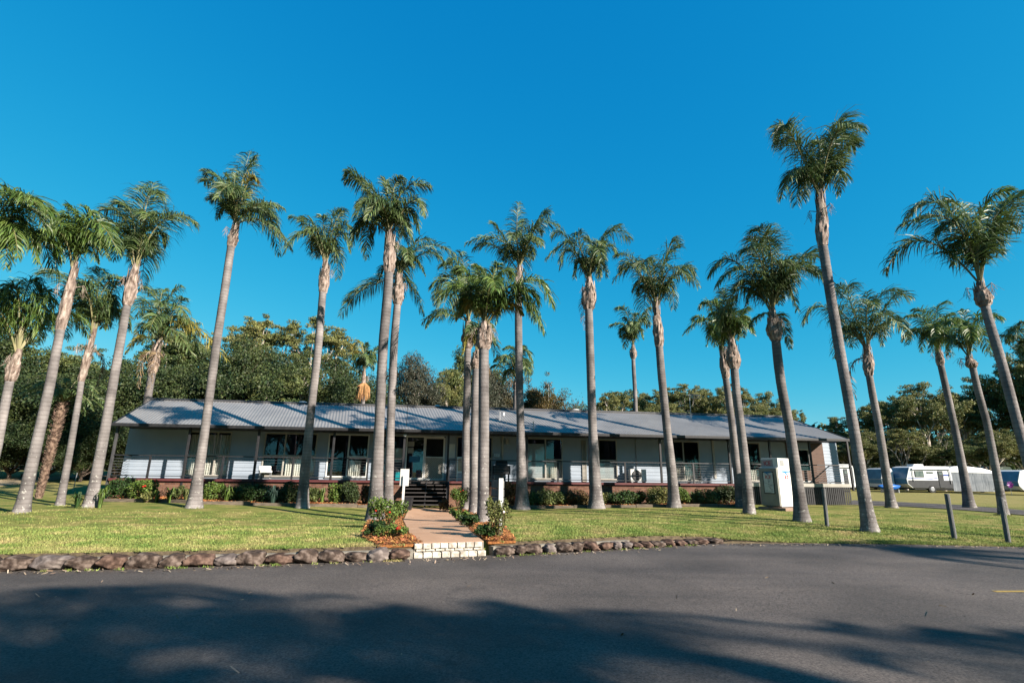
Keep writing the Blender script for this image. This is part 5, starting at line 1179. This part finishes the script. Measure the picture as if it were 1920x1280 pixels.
# ------------------------------------------------------------------ gum trees behind
def gum_meshes(kind, seed, H_, W_, leafm, barkm, n_leaf, lsize, low=.3, flat=.5, clump=.17, nl=7):
    r = random.Random(seed); b = MB(); tips = []
    def limb(p, d, ln, rd, depth):
        q = p + d * ln * .5 + Vector((r.gauss(0, .06), r.gauss(0, .06), 0)) * ln; e = p + d * ln
        b.tube([tuple(p), tuple(q), tuple(e)], [rd, rd * .8, rd * .6], 6 if depth else 8, caps=False)
        if depth >= 2: tips.append(e); return
        for k in range(3 if depth else 3):
            a = r.uniform(0, 2 * PI); nd = (d + Vector((math.cos(a), math.sin(a), r.uniform(-.15, .45))) * r.uniform(.55, .95)).normalized(); limb(e, nd, ln * r.uniform(.55, .8), rd * .6, depth + 1)
        if depth: tips.append(e)
    tr = H_ * .035 * .6; p = Vector((0, 0, -.3)); pts = [p]; z = 0; d = Vector((r.gauss(0, .07), r.gauss(0, .07), 1)); hh = H_ * low
    while z < hh: z += hh / 4 + .01; pts.append(Vector((d.x * z + r.gauss(0, .12), d.y * z + r.gauss(0, .12), z)))
    b.tube([tuple(q) for q in pts], [tr * (1.15 - .4 * i / len(pts)) for i in range(len(pts))], 9, caps=False); top = pts[-1]
    for k in range(nl):
        a = 2 * PI * k / nl + r.uniform(-.4, .4); up = r.uniform(.35, 1.5); dd = Vector((math.cos(a), math.sin(a), up)).normalized(); start = top if k % 2 else pts[-2]
        limb(start, dd, H_ * r.uniform(.2, .30), tr * .62, 0)
    # fit to crown box
    tz = max(t.z for t in tips); tw = max(max(abs(t.x), abs(t.y)) for t in tips)
    sx = (W_ / 2 * .82) / tw; sz = (H_ * .93 - hh) / (tz - hh)
    def fit(v): return Vector((v[0] * (sx if v[2] > hh else 1 + (sx - 1) * max(0, v[2] / hh) ** 3), v[1] * (sx if v[2] > hh else 1 + (sx - 1) * max(0, v[2] / hh) ** 3), v[2] if v[2] < hh else hh + (v[2] - hh) * sz))
    b.v = [tuple(fit(v)) for v in b.v]; tips = [fit(t) for t in tips]
    cs = []
    for t in tips:
        c = clump * W_ * r.uniform(.5, 1.0)
        for j in range(5):
            o_ = Vector((r.gauss(0, .55), r.gauss(0, .55), r.gauss(0, .38))) * c; k = r.uniform(.32, .62) * c
            cs.append((t.x + o_.x, t.y + o_.y, t.z + o_.z, k * r.uniform(.9, 1.4), k * r.uniform(.9, 1.4), k * (flat + .1) * r.uniform(.7, 1.1)))
    tm = b.build('trunk', M[barkm], None, smooth=True); cm = leaf_cloud('crown', M[leafm], cs, n_leaf, lsize, seed, elong=1.5, out=.5, shell=.2)
    m1, m2 = tm.data, cm.data; bpy.data.objects.remove(tm); bpy.data.objects.remove(cm); return (m1, m2, H_, W_)
PR = {
 'dark1': gum_meshes('d', 1, 14, 12, 'leaf_dark', 'bark_dark', 62000, .135, low=.12, flat=.8, clump=.2, nl=9),
 'dark2': gum_meshes('d', 2, 12, 12, 'leaf_dark', 'bark_dark', 62000, .135, low=.1, flat=.85, clump=.21, nl=9),
 'mid1': gum_meshes('m', 3, 15, 12, 'leaf_mid', 'bark', 52000, .12, low=.3, flat=.5, clump=.12, nl=8),
 'mid2': gum_meshes('m', 4, 14, 13, 'leaf_mid', 'bark', 58000, .13, low=.2, flat=.55, clump=.13, nl=9),
 'umb1': gum_meshes('u', 5, 16, 11, 'leaf_olive', 'bark', 36000, .11, low=.42, flat=.42, clump=.115, nl=6),
 'olive1': gum_meshes('o', 6, 14, 13, 'leaf_olive', 'bark', 52000, .12, low=.26, flat=.5, clump=.115, nl=8),
 'olive2': gum_meshes('o', 7, 14, 14, 'leaf_olive', 'bark', 50000, .12, low=.33, flat=.42, clump=.10, nl=8),
 'grey': gum_meshes('g', 8, 12, 11, 'leaf_grey', 'bark', 46000, .12, low=.15, flat=.8, clump=.2, nl=8),
 'orange': gum_meshes('g', 9, 12, 11, 'leaf_orange', 'bark', 42000, .12, low=.2, flat=.55, clump=.18, nl=7),
 'sparse': gum_meshes('s', 10, 10, 9, 'leaf_grey', 'bark_dark', 900, .16, low=.25, flat=.6, clump=.13, nl=7)}
gs = random.Random(99)
def tree(kind, px, top, D, wpx, label, group='trees behind the building'):
    m1, m2, H_, W_ = PR[kind]; q = aty(px, top, D); x = q.x; z0 = hgt(x, D); hh = q.z - z0; w = wpx * D / 960
    T = empty('gum_tree', (x, D, z0), gs.uniform(0, 2 * PI)); tag(T, label, 'tree', group); T.scale = (w / W_, w / W_, hh / H_)
    for nme, m_ in (('trunk', m1), ('crown', m2)): o = bpy.data.objects.new(nme, m_); COL.objects.link(o); o.parent = T
    return T
TR = [
 ('dark1', -60, 590, 46, 260, 'dark tree at the far left edge behind the leftmost palms'), ('mid2', 20, 620, 52, 240, 'mid green tree behind the leftmost palm crowns'),
 ('dark2', 90, 700, 44, 230, 'dark bushy tree behind the rough brown date palm'), ('mid1', 150, 625, 55, 220, 'gum tree showing between the two leaning left palms'),
 ('dark1', 205, 690, 43, 220, 'dark tree right beside the left end of the roof'), ('mid1', 345, 572, 50, 200, 'green gum tree left of the tall first window palm'),
 ('dark2', 290, 680, 46, 240, 'dark tree rising over the left end of the ridge'), ('umb1', 440, 600, 56, 130, 'thin flat topped gum right of the tall first window palm'),
 ('dark1', 400, 655, 47, 220, 'dark tree crown behind the tall first window palm'), ('umb1', 528, 580, 52, 190, 'tallest flat topped gum left of the collared palm'),
 ('dark2', 480, 640, 46, 210, 'dark dense tree below the tallest flat topped gum'), ('umb1', 615, 592, 54, 150, 'gum with clumped top right of the collared palm'),
 ('dark1', 610, 660, 47, 230, 'dark dense tree behind the collared palm'), ('mid2', 560, 690, 44, 200, 'low green tree above the roof left of the first skylight'),
 ('dark2', 690, 700, 46, 180, 'dark tree behind the yellow fronded small palm'), ('grey', 778, 666, 48, 120, 'rounded grey green tree right of the twin palms'),
 ('olive1', 838, 690, 52, 110, 'small olive tree between the twin palms and the trio'), ('mid2', 885, 655, 55, 150, 'broad dark crown behind the trio of palms'),
 ('grey', 925, 690, 46, 130, 'grey green tree right of the trio of palms'), ('orange', 990, 690, 48, 120, 'orange tinged tree behind the tall straight palm'),
 ('olive1', 1030, 735, 50, 80, 'low olive crown descending right of the orange tinged tree'), ('sparse', 1072, 728, 55, 80, 'sparse nearly bare tree in the gap of the skyline'),
 ('umb1', 1150, 722, 58, 90, 'rounded gum crown left of the small slender palm'), ('olive2', 1208, 726, 60, 90, 'gum crown right of the small slender palm'),
 ('umb1', 1262, 708, 58, 100, 'highest gum behind the roof antenna, left side'), ('olive2', 1315, 718, 60, 110, 'wide gum behind the roof antenna, right side'),
 ('umb1', 1375, 712, 56, 90, 'gum behind the pair of palms left of the ice machine'), ('olive1', 1432, 730, 58, 110, 'round gum crown left of the full crowned palm'),
 ('umb1', 1485, 757, 62, 60, 'small flat gum right of the full crowned palm'), ('olive2', 1240, 750, 52, 120, 'low tree line crown just over the ridge right of centre'),
 ('mid2', 1165, 736, 66, 170, 'tree line crown behind the small slender palm, left side'), ('mid2', 1300, 730, 66, 190, 'tree line crown behind the roof antenna'), ('mid1', 1400, 735, 66, 170, 'tree line crown behind the full crowned palm'), ('mid2', 1085, 762, 62, 120, 'tree line crown under the sparse tree'),
 ('olive2', 1380, 760, 52, 130, 'low crown over the ridge behind the ice machine palms')]
for t in TR: tree(*t)
TR2 = [('umb1', 1575, 772, 66, 80, 'small flat gum beyond the right roof corner'), ('olive2', 1640, 745, 64, 120, 'gum right of the tallest palm trunk'), ('olive1', 1712, 712, 62, 170, 'broad gum with pale forked limbs behind the main caravan'),
 ('olive2', 1780, 730, 66, 150, 'gum behind the covered caravan'), ('mid1', 1845, 690, 64, 170, 'tall gum behind the boat trailer'), ('olive1', 1915, 640, 60, 180, 'tall gum at the right photo edge'), ('mid2', 1980, 660, 58, 180, 'gum partly outside the right photo edge'),
 ('olive1', 1600, 815, 58, 110, 'low bushy tree behind the right end of the verandah'), ('olive2', 1680, 800, 57, 140, 'low bushy tree above the blue fronted caravan'), ('mid1', 1750, 815, 57, 140, 'mid green undergrowth tree above the main caravan'), ('olive1', 1835, 805, 56, 150, 'bushy tree above the covered caravan'), ('mid1', 1915, 790, 57, 150, 'mid green undergrowth tree at the right photo edge'), ('dark2', 1630, 835, 60, 110, 'dark low bush behind the leftmost caravans')]
for t in TR2: tree(*t, group='trees behind the caravan park')
# dense understorey shrub masses closing the tree line at the left
for i, (px, top, D, w) in enumerate([(-40, 770, 41, 150), (40, 790, 42, 150), (110, 780, 41, 150), (170, 800, 40, 130), (235, 780, 41, 150)]):
    tree('dark2', px, top, D, w, ['dark undergrowth bush outside the left edge of the photo', 'dark undergrowth bush behind the leftmost pale stem', 'dark undergrowth bush behind the rough brown date palm foot', 'dark undergrowth bush between the slender and the lichen spotted palm', 'dark undergrowth bush hiding behind the left end of the building'][i], 'undergrowth at the left tree line')

b = MB(); R3 = []
wood = leaf_cloud('woodland', M['leaf_dark'], [(x, 72 + (abs(x) % 7), 3.2, 7, 4, 5.2) for x in np.arange(-75, 90, 6.0)], 60000, .5, 77, elong=1.4, shell=.2)
tag(wood, 'far dark woodland closing the view under the tree crowns', 'woodland', kind='stuff')

# ------------------------------------------------------------------ caravans
M['van_white'] = mat('van_white', (.72, .73, .74), (.80, .81, .82), scale=1, rough=.35, spec=.5)
M['van_dark'] = mat('van_dark', (.028, .03, .036), (.045, .048, .052), scale=3, rough=.5)
M['van_blue'] = mat('van_blue', (.05, .17, .30), (.08, .24, .40), scale=2, rough=.4)
M['van_glass'] = mat('van_glass', (.10, .13, .13), (.20, .24, .22), scale=3, rough=.15, spec=.8)
M['cover'] = mat('grey_cover', (.15, .17, .19), (.24, .26, .28), scale=1.5, rough=.9, bump=.5, bscale=4)
def caravan(xl, xr, yb, yt, D, label, front='van_white', lower=None, stripe=False, depth=2.3, rz=0, det=True, awn=True):
    a = aty(xl, yb, D); c = aty(xr, yb, D); Lc = c.x - a.x; z0 = hgt((a.x + c.x) / 2, D); top = aty((xl + xr) / 2, yt, D).z - z0
    T = empty('caravan', ((a.x + c.x) / 2, D, z0), rz); tag(T, label, 'caravan', 'caravans parked on the far side of the field'); h0, h1 = .42, top; l = Lc / 2; fr = min(.5, Lc * .12)
    b = MB(); prof = [(-l + fr * .9, h0), (l - .05, h0), (l, h0 + .15), (l, h1 - .35), (l - .12, h1 - .06), (l - .3, h1), (-l + fr + .35, h1), (-l + fr * .6 + .12, h1 - .12), (-l, h0 + (h1 - h0) * .42), (-l + .05, h0 + .35)]
    b.prism(prof, 0, depth); body = b.build('body', M['van_white'], T, bevel=.03)
    if lower:
        b = MB(); b.prism([(-l + fr * .95 + .05, h0 + .02), (l - .06, h0 + .02), (l - .02, h0 + .17), (l - .02, h0 + .72), (-l + .12, h0 + .72), (-l + .1, h0 + .42)], -.012, -.002); b.build('lower_panel', M[lower], T)
    # sloping nose panel
    b = MB(); e = .035
    def nose(t0, t1):
        P0 = Vector((-l, 0, h0 + (h1 - h0) * .42)); P1 = Vector((-l + fr * .6 + .12, 0, h1 - .12)); return P0.lerp(P1, t0), P0.lerp(P1, t1)
    n0, n1 = nose(.02, .98); b.add([(n0.x - e, .05, n0.z), (n0.x - e, depth - .05, n0.z), (n1.x - e, depth - .05, n1.z), (n1.x - e, .05, n1.z)], [(0, 3, 2, 1)]); b.add([(-l - .005 + .0, .05, n0.z - .02), (-l - .005, depth - .05, n0.z - .02), (-l + .04, depth - .05, h0 + .35), (-l + .04, .05, h0 + .35)], [(0, 1, 2, 3)])
    b.build('nose_panel', M[front], T)
    if det:
        def box(nm, x0, x1, z0_, z1_, mk, d=.03, par=T): b = MB(); b.box(x0, x1, -.002 - d, -.002 - .003, z0_, z1_); return b.build(nm, M[mk], par, bevel=.01)
        hm = h0 + .72
        w1 = box('window', -l * .62, -l * .22, hm + .28, h1 - .42, 'wood_dark'); b = MB(); b.box(-l * .6, -l * .24, -.045, -.036, hm + .32, h1 - .46); b.build('pane', M['van_glass'], w1)
        w2 = box('window', -l * .08, l * .2, hm + .62, h1 - .5, 'wood_dark'); b = MB(); b.box(-l * .07, l * .19, -.045, -.036, hm + .65, h1 - .53); b.build('pane', M['van_glass'], w2)
        d1 = box('door', l * .40, l * .62, h0 + .06, h1 - .42, 'van_dark', .04); b = MB(); b.box(l * .44, l * .58, -.056, -.046, hm + .5, h1 - .55); b.build('pane', M['van_glass'], d1)
        if stripe: b = MB(); b.add([(-l + .1, -.006, hm + .16), (l * .1, -.006, hm + .1), (l * .36, -.006, hm + .2), (l * .36, -.006, hm + .26), (l * .1, -.006, hm + .17), (-l + .1, -.006, hm + .22)], [tuple(range(6))]); b.box(l * .64, l * .9, -.01, -.004, hm + .42, hm + .55); b.build('stripe', mat('blue_stripe', (.02, .07, .35), rough=.4), T)
        if awn: b = MB(); b.tube([(-l * .72, -.08, h1 - .24), (l * .93, -.08, h1 - .24)], .07, 8); b.box(-l * .72, -l * .70, -.08, -.04, hm - .1, h1 - .3); b.box(l * .9, l * .92, -.08, -.04, hm - .3, h1 - .3); b.build('awning', M['metal'], T)
        b = MB(); b.box(-l * .35, l * .1, depth * .3, depth * .7, h1 + .001, h1 + .2); b.build('roof_unit', M['van_white'], T, bevel=.06)
    for wx in ((l * .08, l * .08 + .78) if Lc > 5.5 else (0.1,)):
        b = MB(); b.tube([(wx, -.04, .34), (wx, .2, .34)], .34, 20); w = b.build('wheel', M['tyre'], T); b = MB(); b.tube([(wx, -.055, .34), (wx, -.041, .34)], [.17, .2], 16); b.build('rim', M['metal'], w)
    b = MB(); b.tube([(-l - 1.2, depth / 2, .45), (-l + .4, .3, .42)], .04, 6); b.tube([(-l - 1.2, depth / 2, .45), (-l + .4, depth - .3, .42)], .04, 6); b.tube([(-l - 1.0, depth / 2, 0), (-l - 1.0, depth / 2, .6)], .035, 6); b.build('drawbar', M['post_grey'], T)
    b = MB(); b.box(-l + fr + .2, l - .1, .1, depth - .1, .30, h0 - .001); b.build('chassis', M['wood_dark'], T)
    return T
caravan(1704, 1790, 921, 874, 50, 'white caravan with dark lower panel, blue nose and stripe in mid row', 'van_blue', 'van_dark', True)
caravan(1656, 1680, 920, 877, 51.5, 'white caravan with blue grey nose just left of the striped caravan', 'van_blue', None, det=False)
caravan(1540, 1606, 918, 870, 50, 'white caravan half hidden behind the right verandah railing', 'van_white', None, det=True)
caravan(1618, 1700, 918, 872, 58, 'white caravan roof showing behind the blue grey nosed one', 'van_white', None, det=False)
caravan(1868, 1907, 920, 874, 57, 'tall pale motorhome standing behind the boat', 'van_blue', None, det=False)
caravan(1914, 1985, 926, 881, 46, 'caravan with blue nose at the right photo edge', 'van_blue', None, det=False)
# covered caravan
a = aty(1788, 922, 51); c = aty(1872, 922, 51); z0 = hgt(a.x, 51); T = empty('covered_caravan', ((a.x + c.x) / 2, 51, z0)); tag(T, 'caravan wrapped in a grey fabric cover with white top, right of the striped caravan', 'caravan', 'caravans parked on the far side of the field')
l = (c.x - a.x) / 2; b = MB(); nn = 40; vs = []; fs = []; r = random.Random(3)
for i in range(nn + 1):
    x = -l + 2 * l * i / nn
    for z, y in ((.15, -.1), (.8, -.05), (1.5, 0), (1.95, 0)): vs.append((x, y + .012 * math.sin(i * .7) * (1.6 - z * .6) + .006 * math.sin(i * 2.3 + z * 3) + r.uniform(-.012, .012), z))
for i in range(nn):
    for k in range(3): q = i * 4 + k; fs.append((q, q + 4, q + 5, q + 1))
b.add(vs, fs); b.box(-l, l, .2, 2.2, .2, 1.9); b.build('fabric_skirt', M['cover'], T, smooth=False)
b = MB(); b.prism([(-l - .03, 1.9), (l + .03, 1.8), (l - .1, 2.05), (l * .5, 2.3), (-l * .3, 2.5), (-l * .8, 2.45), (-l - .02, 2.3)], -.04, 2.3); b.build('fabric_top', M['van_white'], T, bevel=.05)
# boat on trailer
p = gnd(1850, 923); T = empty('boat_on_trailer', p, rad(8)); tag(T, 'small pointed boat on a trailer between the covered caravan and the motorhome', 'boat')
b = MB(); vs = []; fs = []; n = 10
for i in range(n + 1):
    t = i / n; x = -2.2 + 4.2 * t; w = .95 * (1 - (1 - t) ** 2.2) ** .6 if t > 0 else .02; zk = .62 + .75 * (1 - t) ** 3; zt = 1.25 + .45 * (1 - t) ** 1.5
    vs += [(x, 0, zk), (x, -w * .75, zk + .18), (x, -w, zt), (x, w, zt), (x, w * .75, zk + .18)]
for i in range(n):
    for k in (0, 1, 3): q = i * 5; fs.append((q + k, q + 5 + k, q + 6 + k, q + k + 1))
    q = i * 5; fs.append((q + 4, q + 9, q + 5, q))
    fs.append((q + 2, q + 3, q + 8, q + 7))
fs.append((n * 5, n * 5 + 1, n * 5 + 2, n * 5 + 3, n * 5 + 4)); b.add(vs, fs); hull = b.build('hull', mat('hull', (.06, .06, .055), (.10, .10, .09), scale=3, rough=.4), T)
b = MB()
for s_ in (-1, 1): b.tube([(-2.2 + 4.2 * t, s_ * (.95 * (1 - (1 - t) ** 2.2) ** .6 + .01), 1.27 + .45 * (1 - t) ** 1.5) for t in [k / 10 for k in range(11)]], .05, 6)
b.build('gunwale', M['van_white'], T)
b = MB()
for s_ in (-.6, .6): b.tube([(-2.9, 0, .5), (-1.4, s_, .5), (2.0, s_, .5)], .04, 6)
b.tube([(-2.0, 0, .5), (-2.0, 0, 1.5)], .03, 6); b.tube([(-2.7, 0, 0), (-2.7, 0, .55)], .03, 6); b.build('trailer', M['metal'], T)
for s_ in (-.9, .9): b = MB(); b.tube([(.6, s_ - .1, .3), (.6, s_ + .1, .3)], .3, 16); b.build('wheel', M['tyre'], T)

# ------------------------------------------------------------------ palms behind the camera that shade the road
def shade_palm(x, y, h, lean, seed, label, L_=2.9, n=17):
    T = empty('palm_tree', (x, y, -.3)); tag(T, label, 'palm tree', 'palms across the road that shade the asphalt'); r = random.Random(seed); e = Vector((lean[0], lean[1], h))
    b = MB(); b.tube([tuple(e * (k / 24) + Vector((0, 0, -.2 if k == 0 else 0))) for k in range(25)], [.22 - .08 * k / 24 for k in range(25)], 12); b.build('trunk', M['trunk'], T, smooth=True)
    b = MB(); b.tube([tuple(e), tuple(e + Vector((0, 0, .35))), tuple(e + Vector((0, 0, .9)))], [.15, .26, .1], 12); b.build('leaf_bases', M['boot'], T)
    o = e + Vector((0, 0, .8))
    for k in range(n):
        a = 2 * PI * k / n * 2.6 + r.uniform(-.3, .3); el = r.uniform(-.35, 1.2); l_ = L_ * r.uniform(.8, 1.1); tt = o + Vector((math.cos(a) * l_ * math.cos(el) * .95, math.sin(a) * l_ * math.cos(el) * .95, l_ * math.sin(el) * .8 - .4)); mm = o + Vector((math.cos(a) * l_ * .5 * math.cos(el), math.sin(a) * l_ * .5 * math.cos(el), l_ * (.25 + .3 * math.sin(el))))
        frond_mesh(o - Vector((0, 0, .2)), mm, tt, seed * 50 + k, [M['rachis'], M['frond']], 'frond', T, dens=46)
    return T
# (shadow centre on road) -> palm base from crown height
def caster(sx, sy, h, seed, label, L_=2.9, n=17, lean=(0, 0)):
    k = (h + .8 + .3) / math.tan(SUN_EL); bx = sx + math.sin(SUN_AZ) * k - lean[0]; by = sy + math.cos(SUN_AZ) * k - lean[1]; shade_palm(bx, by, h, lean, seed, label, L_, n)
caster(-7.6, 5.0, 8.6, 61, 'palm across the road casting the leftmost crown shadow on the asphalt', 2.3, 17)
caster(-4.6, 5.6, 9.6, 62, 'palm across the road casting the crown shadow left of the centre', 2.4, 18)
caster(-1.9, 5.3, 11.0, 63, 'palm across the road casting the crown shadow near the centre', 2.3, 17)
caster(-4.6, 3.4, 7.6, 64, 'palm across the road casting the deep shade at the bottom left', 2.4, 18)
caster(.1, 4.9, 8.4, 65, 'palm across the road casting the crown shadow with the long stem streak', 2.0, 15)
caster(-1.7, 3.0, 8.0, 69, 'palm across the road casting shade at the bottom edge centre', 2.3, 18)
caster(1.0, 5.7, 10.2, 70, 'palm across the road casting the thin frond shadows right of the centre', 1.7, 11)
caster(-7.8, 3.2, 8.3, 71, 'palm across the road casting shade at the bottom left corner', 2.4, 18)
caster(5.6, 4.5, 7.5, 66, 'palm across the road casting the frond shadows at the bottom right', 2.0, 14)
caster(9.5, 12.0, 9.5, 67, 'palm beside the road casting the long shade along the right lawn edge', 2.0, 13)

# ------------------------------------------------------------------ tree line across the road, reflected in the windows
for i, x in enumerate(range(-60, 132, 14)):
    m1, m2, H_, W_ = PR[['dark1', 'mid2', 'dark2'][i % 3]]; T = empty('gum_tree', (x + gs.uniform(-3, 3), -47 + gs.uniform(-3, 3), -.2), gs.uniform(0, 6)); tag(T, 'dark tree across the road seen only reflected in the windows, %s from the left' % ordinal(i + 1), 'tree', 'trees across the road'); T.scale = (1.4, 1.25, gs.uniform(.9, 1.15))
    for nme, m_ in (('trunk', m1), ('crown', m2)): o = bpy.data.objects.new(nme, m_); COL.objects.link(o); o.parent = T

p = aty(1668, 915, 49.5); T = empty('kayak', (p.x, 49.5, hgt(p.x, 49.5)), rad(8)); tag(T, 'bright blue kayak lying on the grass before the blue grey nosed caravan', 'kayak')
b = MB(); b.tube([(-1.2 + 2.4 * k / 12, 0, .5 + .12 * abs(k / 6 - 1) ** 3) for k in range(13)], [.02 + .27 * math.sin(PI * k / 12) ** .7 for k in range(13)], 12); b.build('hull', mat('kayak_blue', (.01, .12, .45), rough=.35), T, smooth=True)
b = MB(); b.tube([(-.35, 0, .74), (.35, 0, .74)], [.12, .12], 10); b.build('cockpit', M['wood_dark'], T)
b = MB(); b.box(-.7, -.62, -.3, .3, 0, .3); b.box(.62, .7, -.3, .3, 0, .3); b.build('trestle', M['metal'], T)
p = aty(1893, 908, 45.2); z0 = hgt(p.x, 45.2); T = empty('pinwheel', (p.x, 45.2, z0)); tag(T, 'purple pinwheel ornament on a stake before the blue nosed caravan at the right edge', 'pinwheel')
b = MB(); b.tube([(0, 0, 0), (0, 0, p.z - z0)], .015, 5); b.build('stake', M['metal'], T)
b = MB(); c = p.z - z0
for k in range(8):
    a = k * PI / 4; b.add([(0, -.03, c), (.3 * math.cos(a), -.03, c + .3 * math.sin(a)), (.24 * math.cos(a + .5), -.09, c + .24 * math.sin(a + .5)), (0, -.035, c)], [(0, 1, 2)])
b.build('blades', mat('purple_plastic', (.22, .01, .25), rough=.4), T)

for i, (x, y, h_) in enumerate(((-8, -17, 1.1), (-20, -12, 1.0), (-31, -20, 1.2), (-4, -30, 1.2), (-18, -28, 1.3))):  # unseen trees added to keep skylight off the road
    m1, m2, H_, W_ = PR[['dark1', 'mid2', 'mid1'][i % 3]]; T = empty('gum_tree', (x, y, -.2), gs.uniform(0, 6)); tag(T, 'big unseen tree added behind the camera to the left to block skylight, %s from the road' % ordinal(i + 1), 'tree', 'trees across the road'); T.scale = (h_, h_, h_)
    for nme, m_ in (('trunk', m1), ('crown', m2)): o = bpy.data.objects.new(nme, m_); COL.objects.link(o); o.parent = T
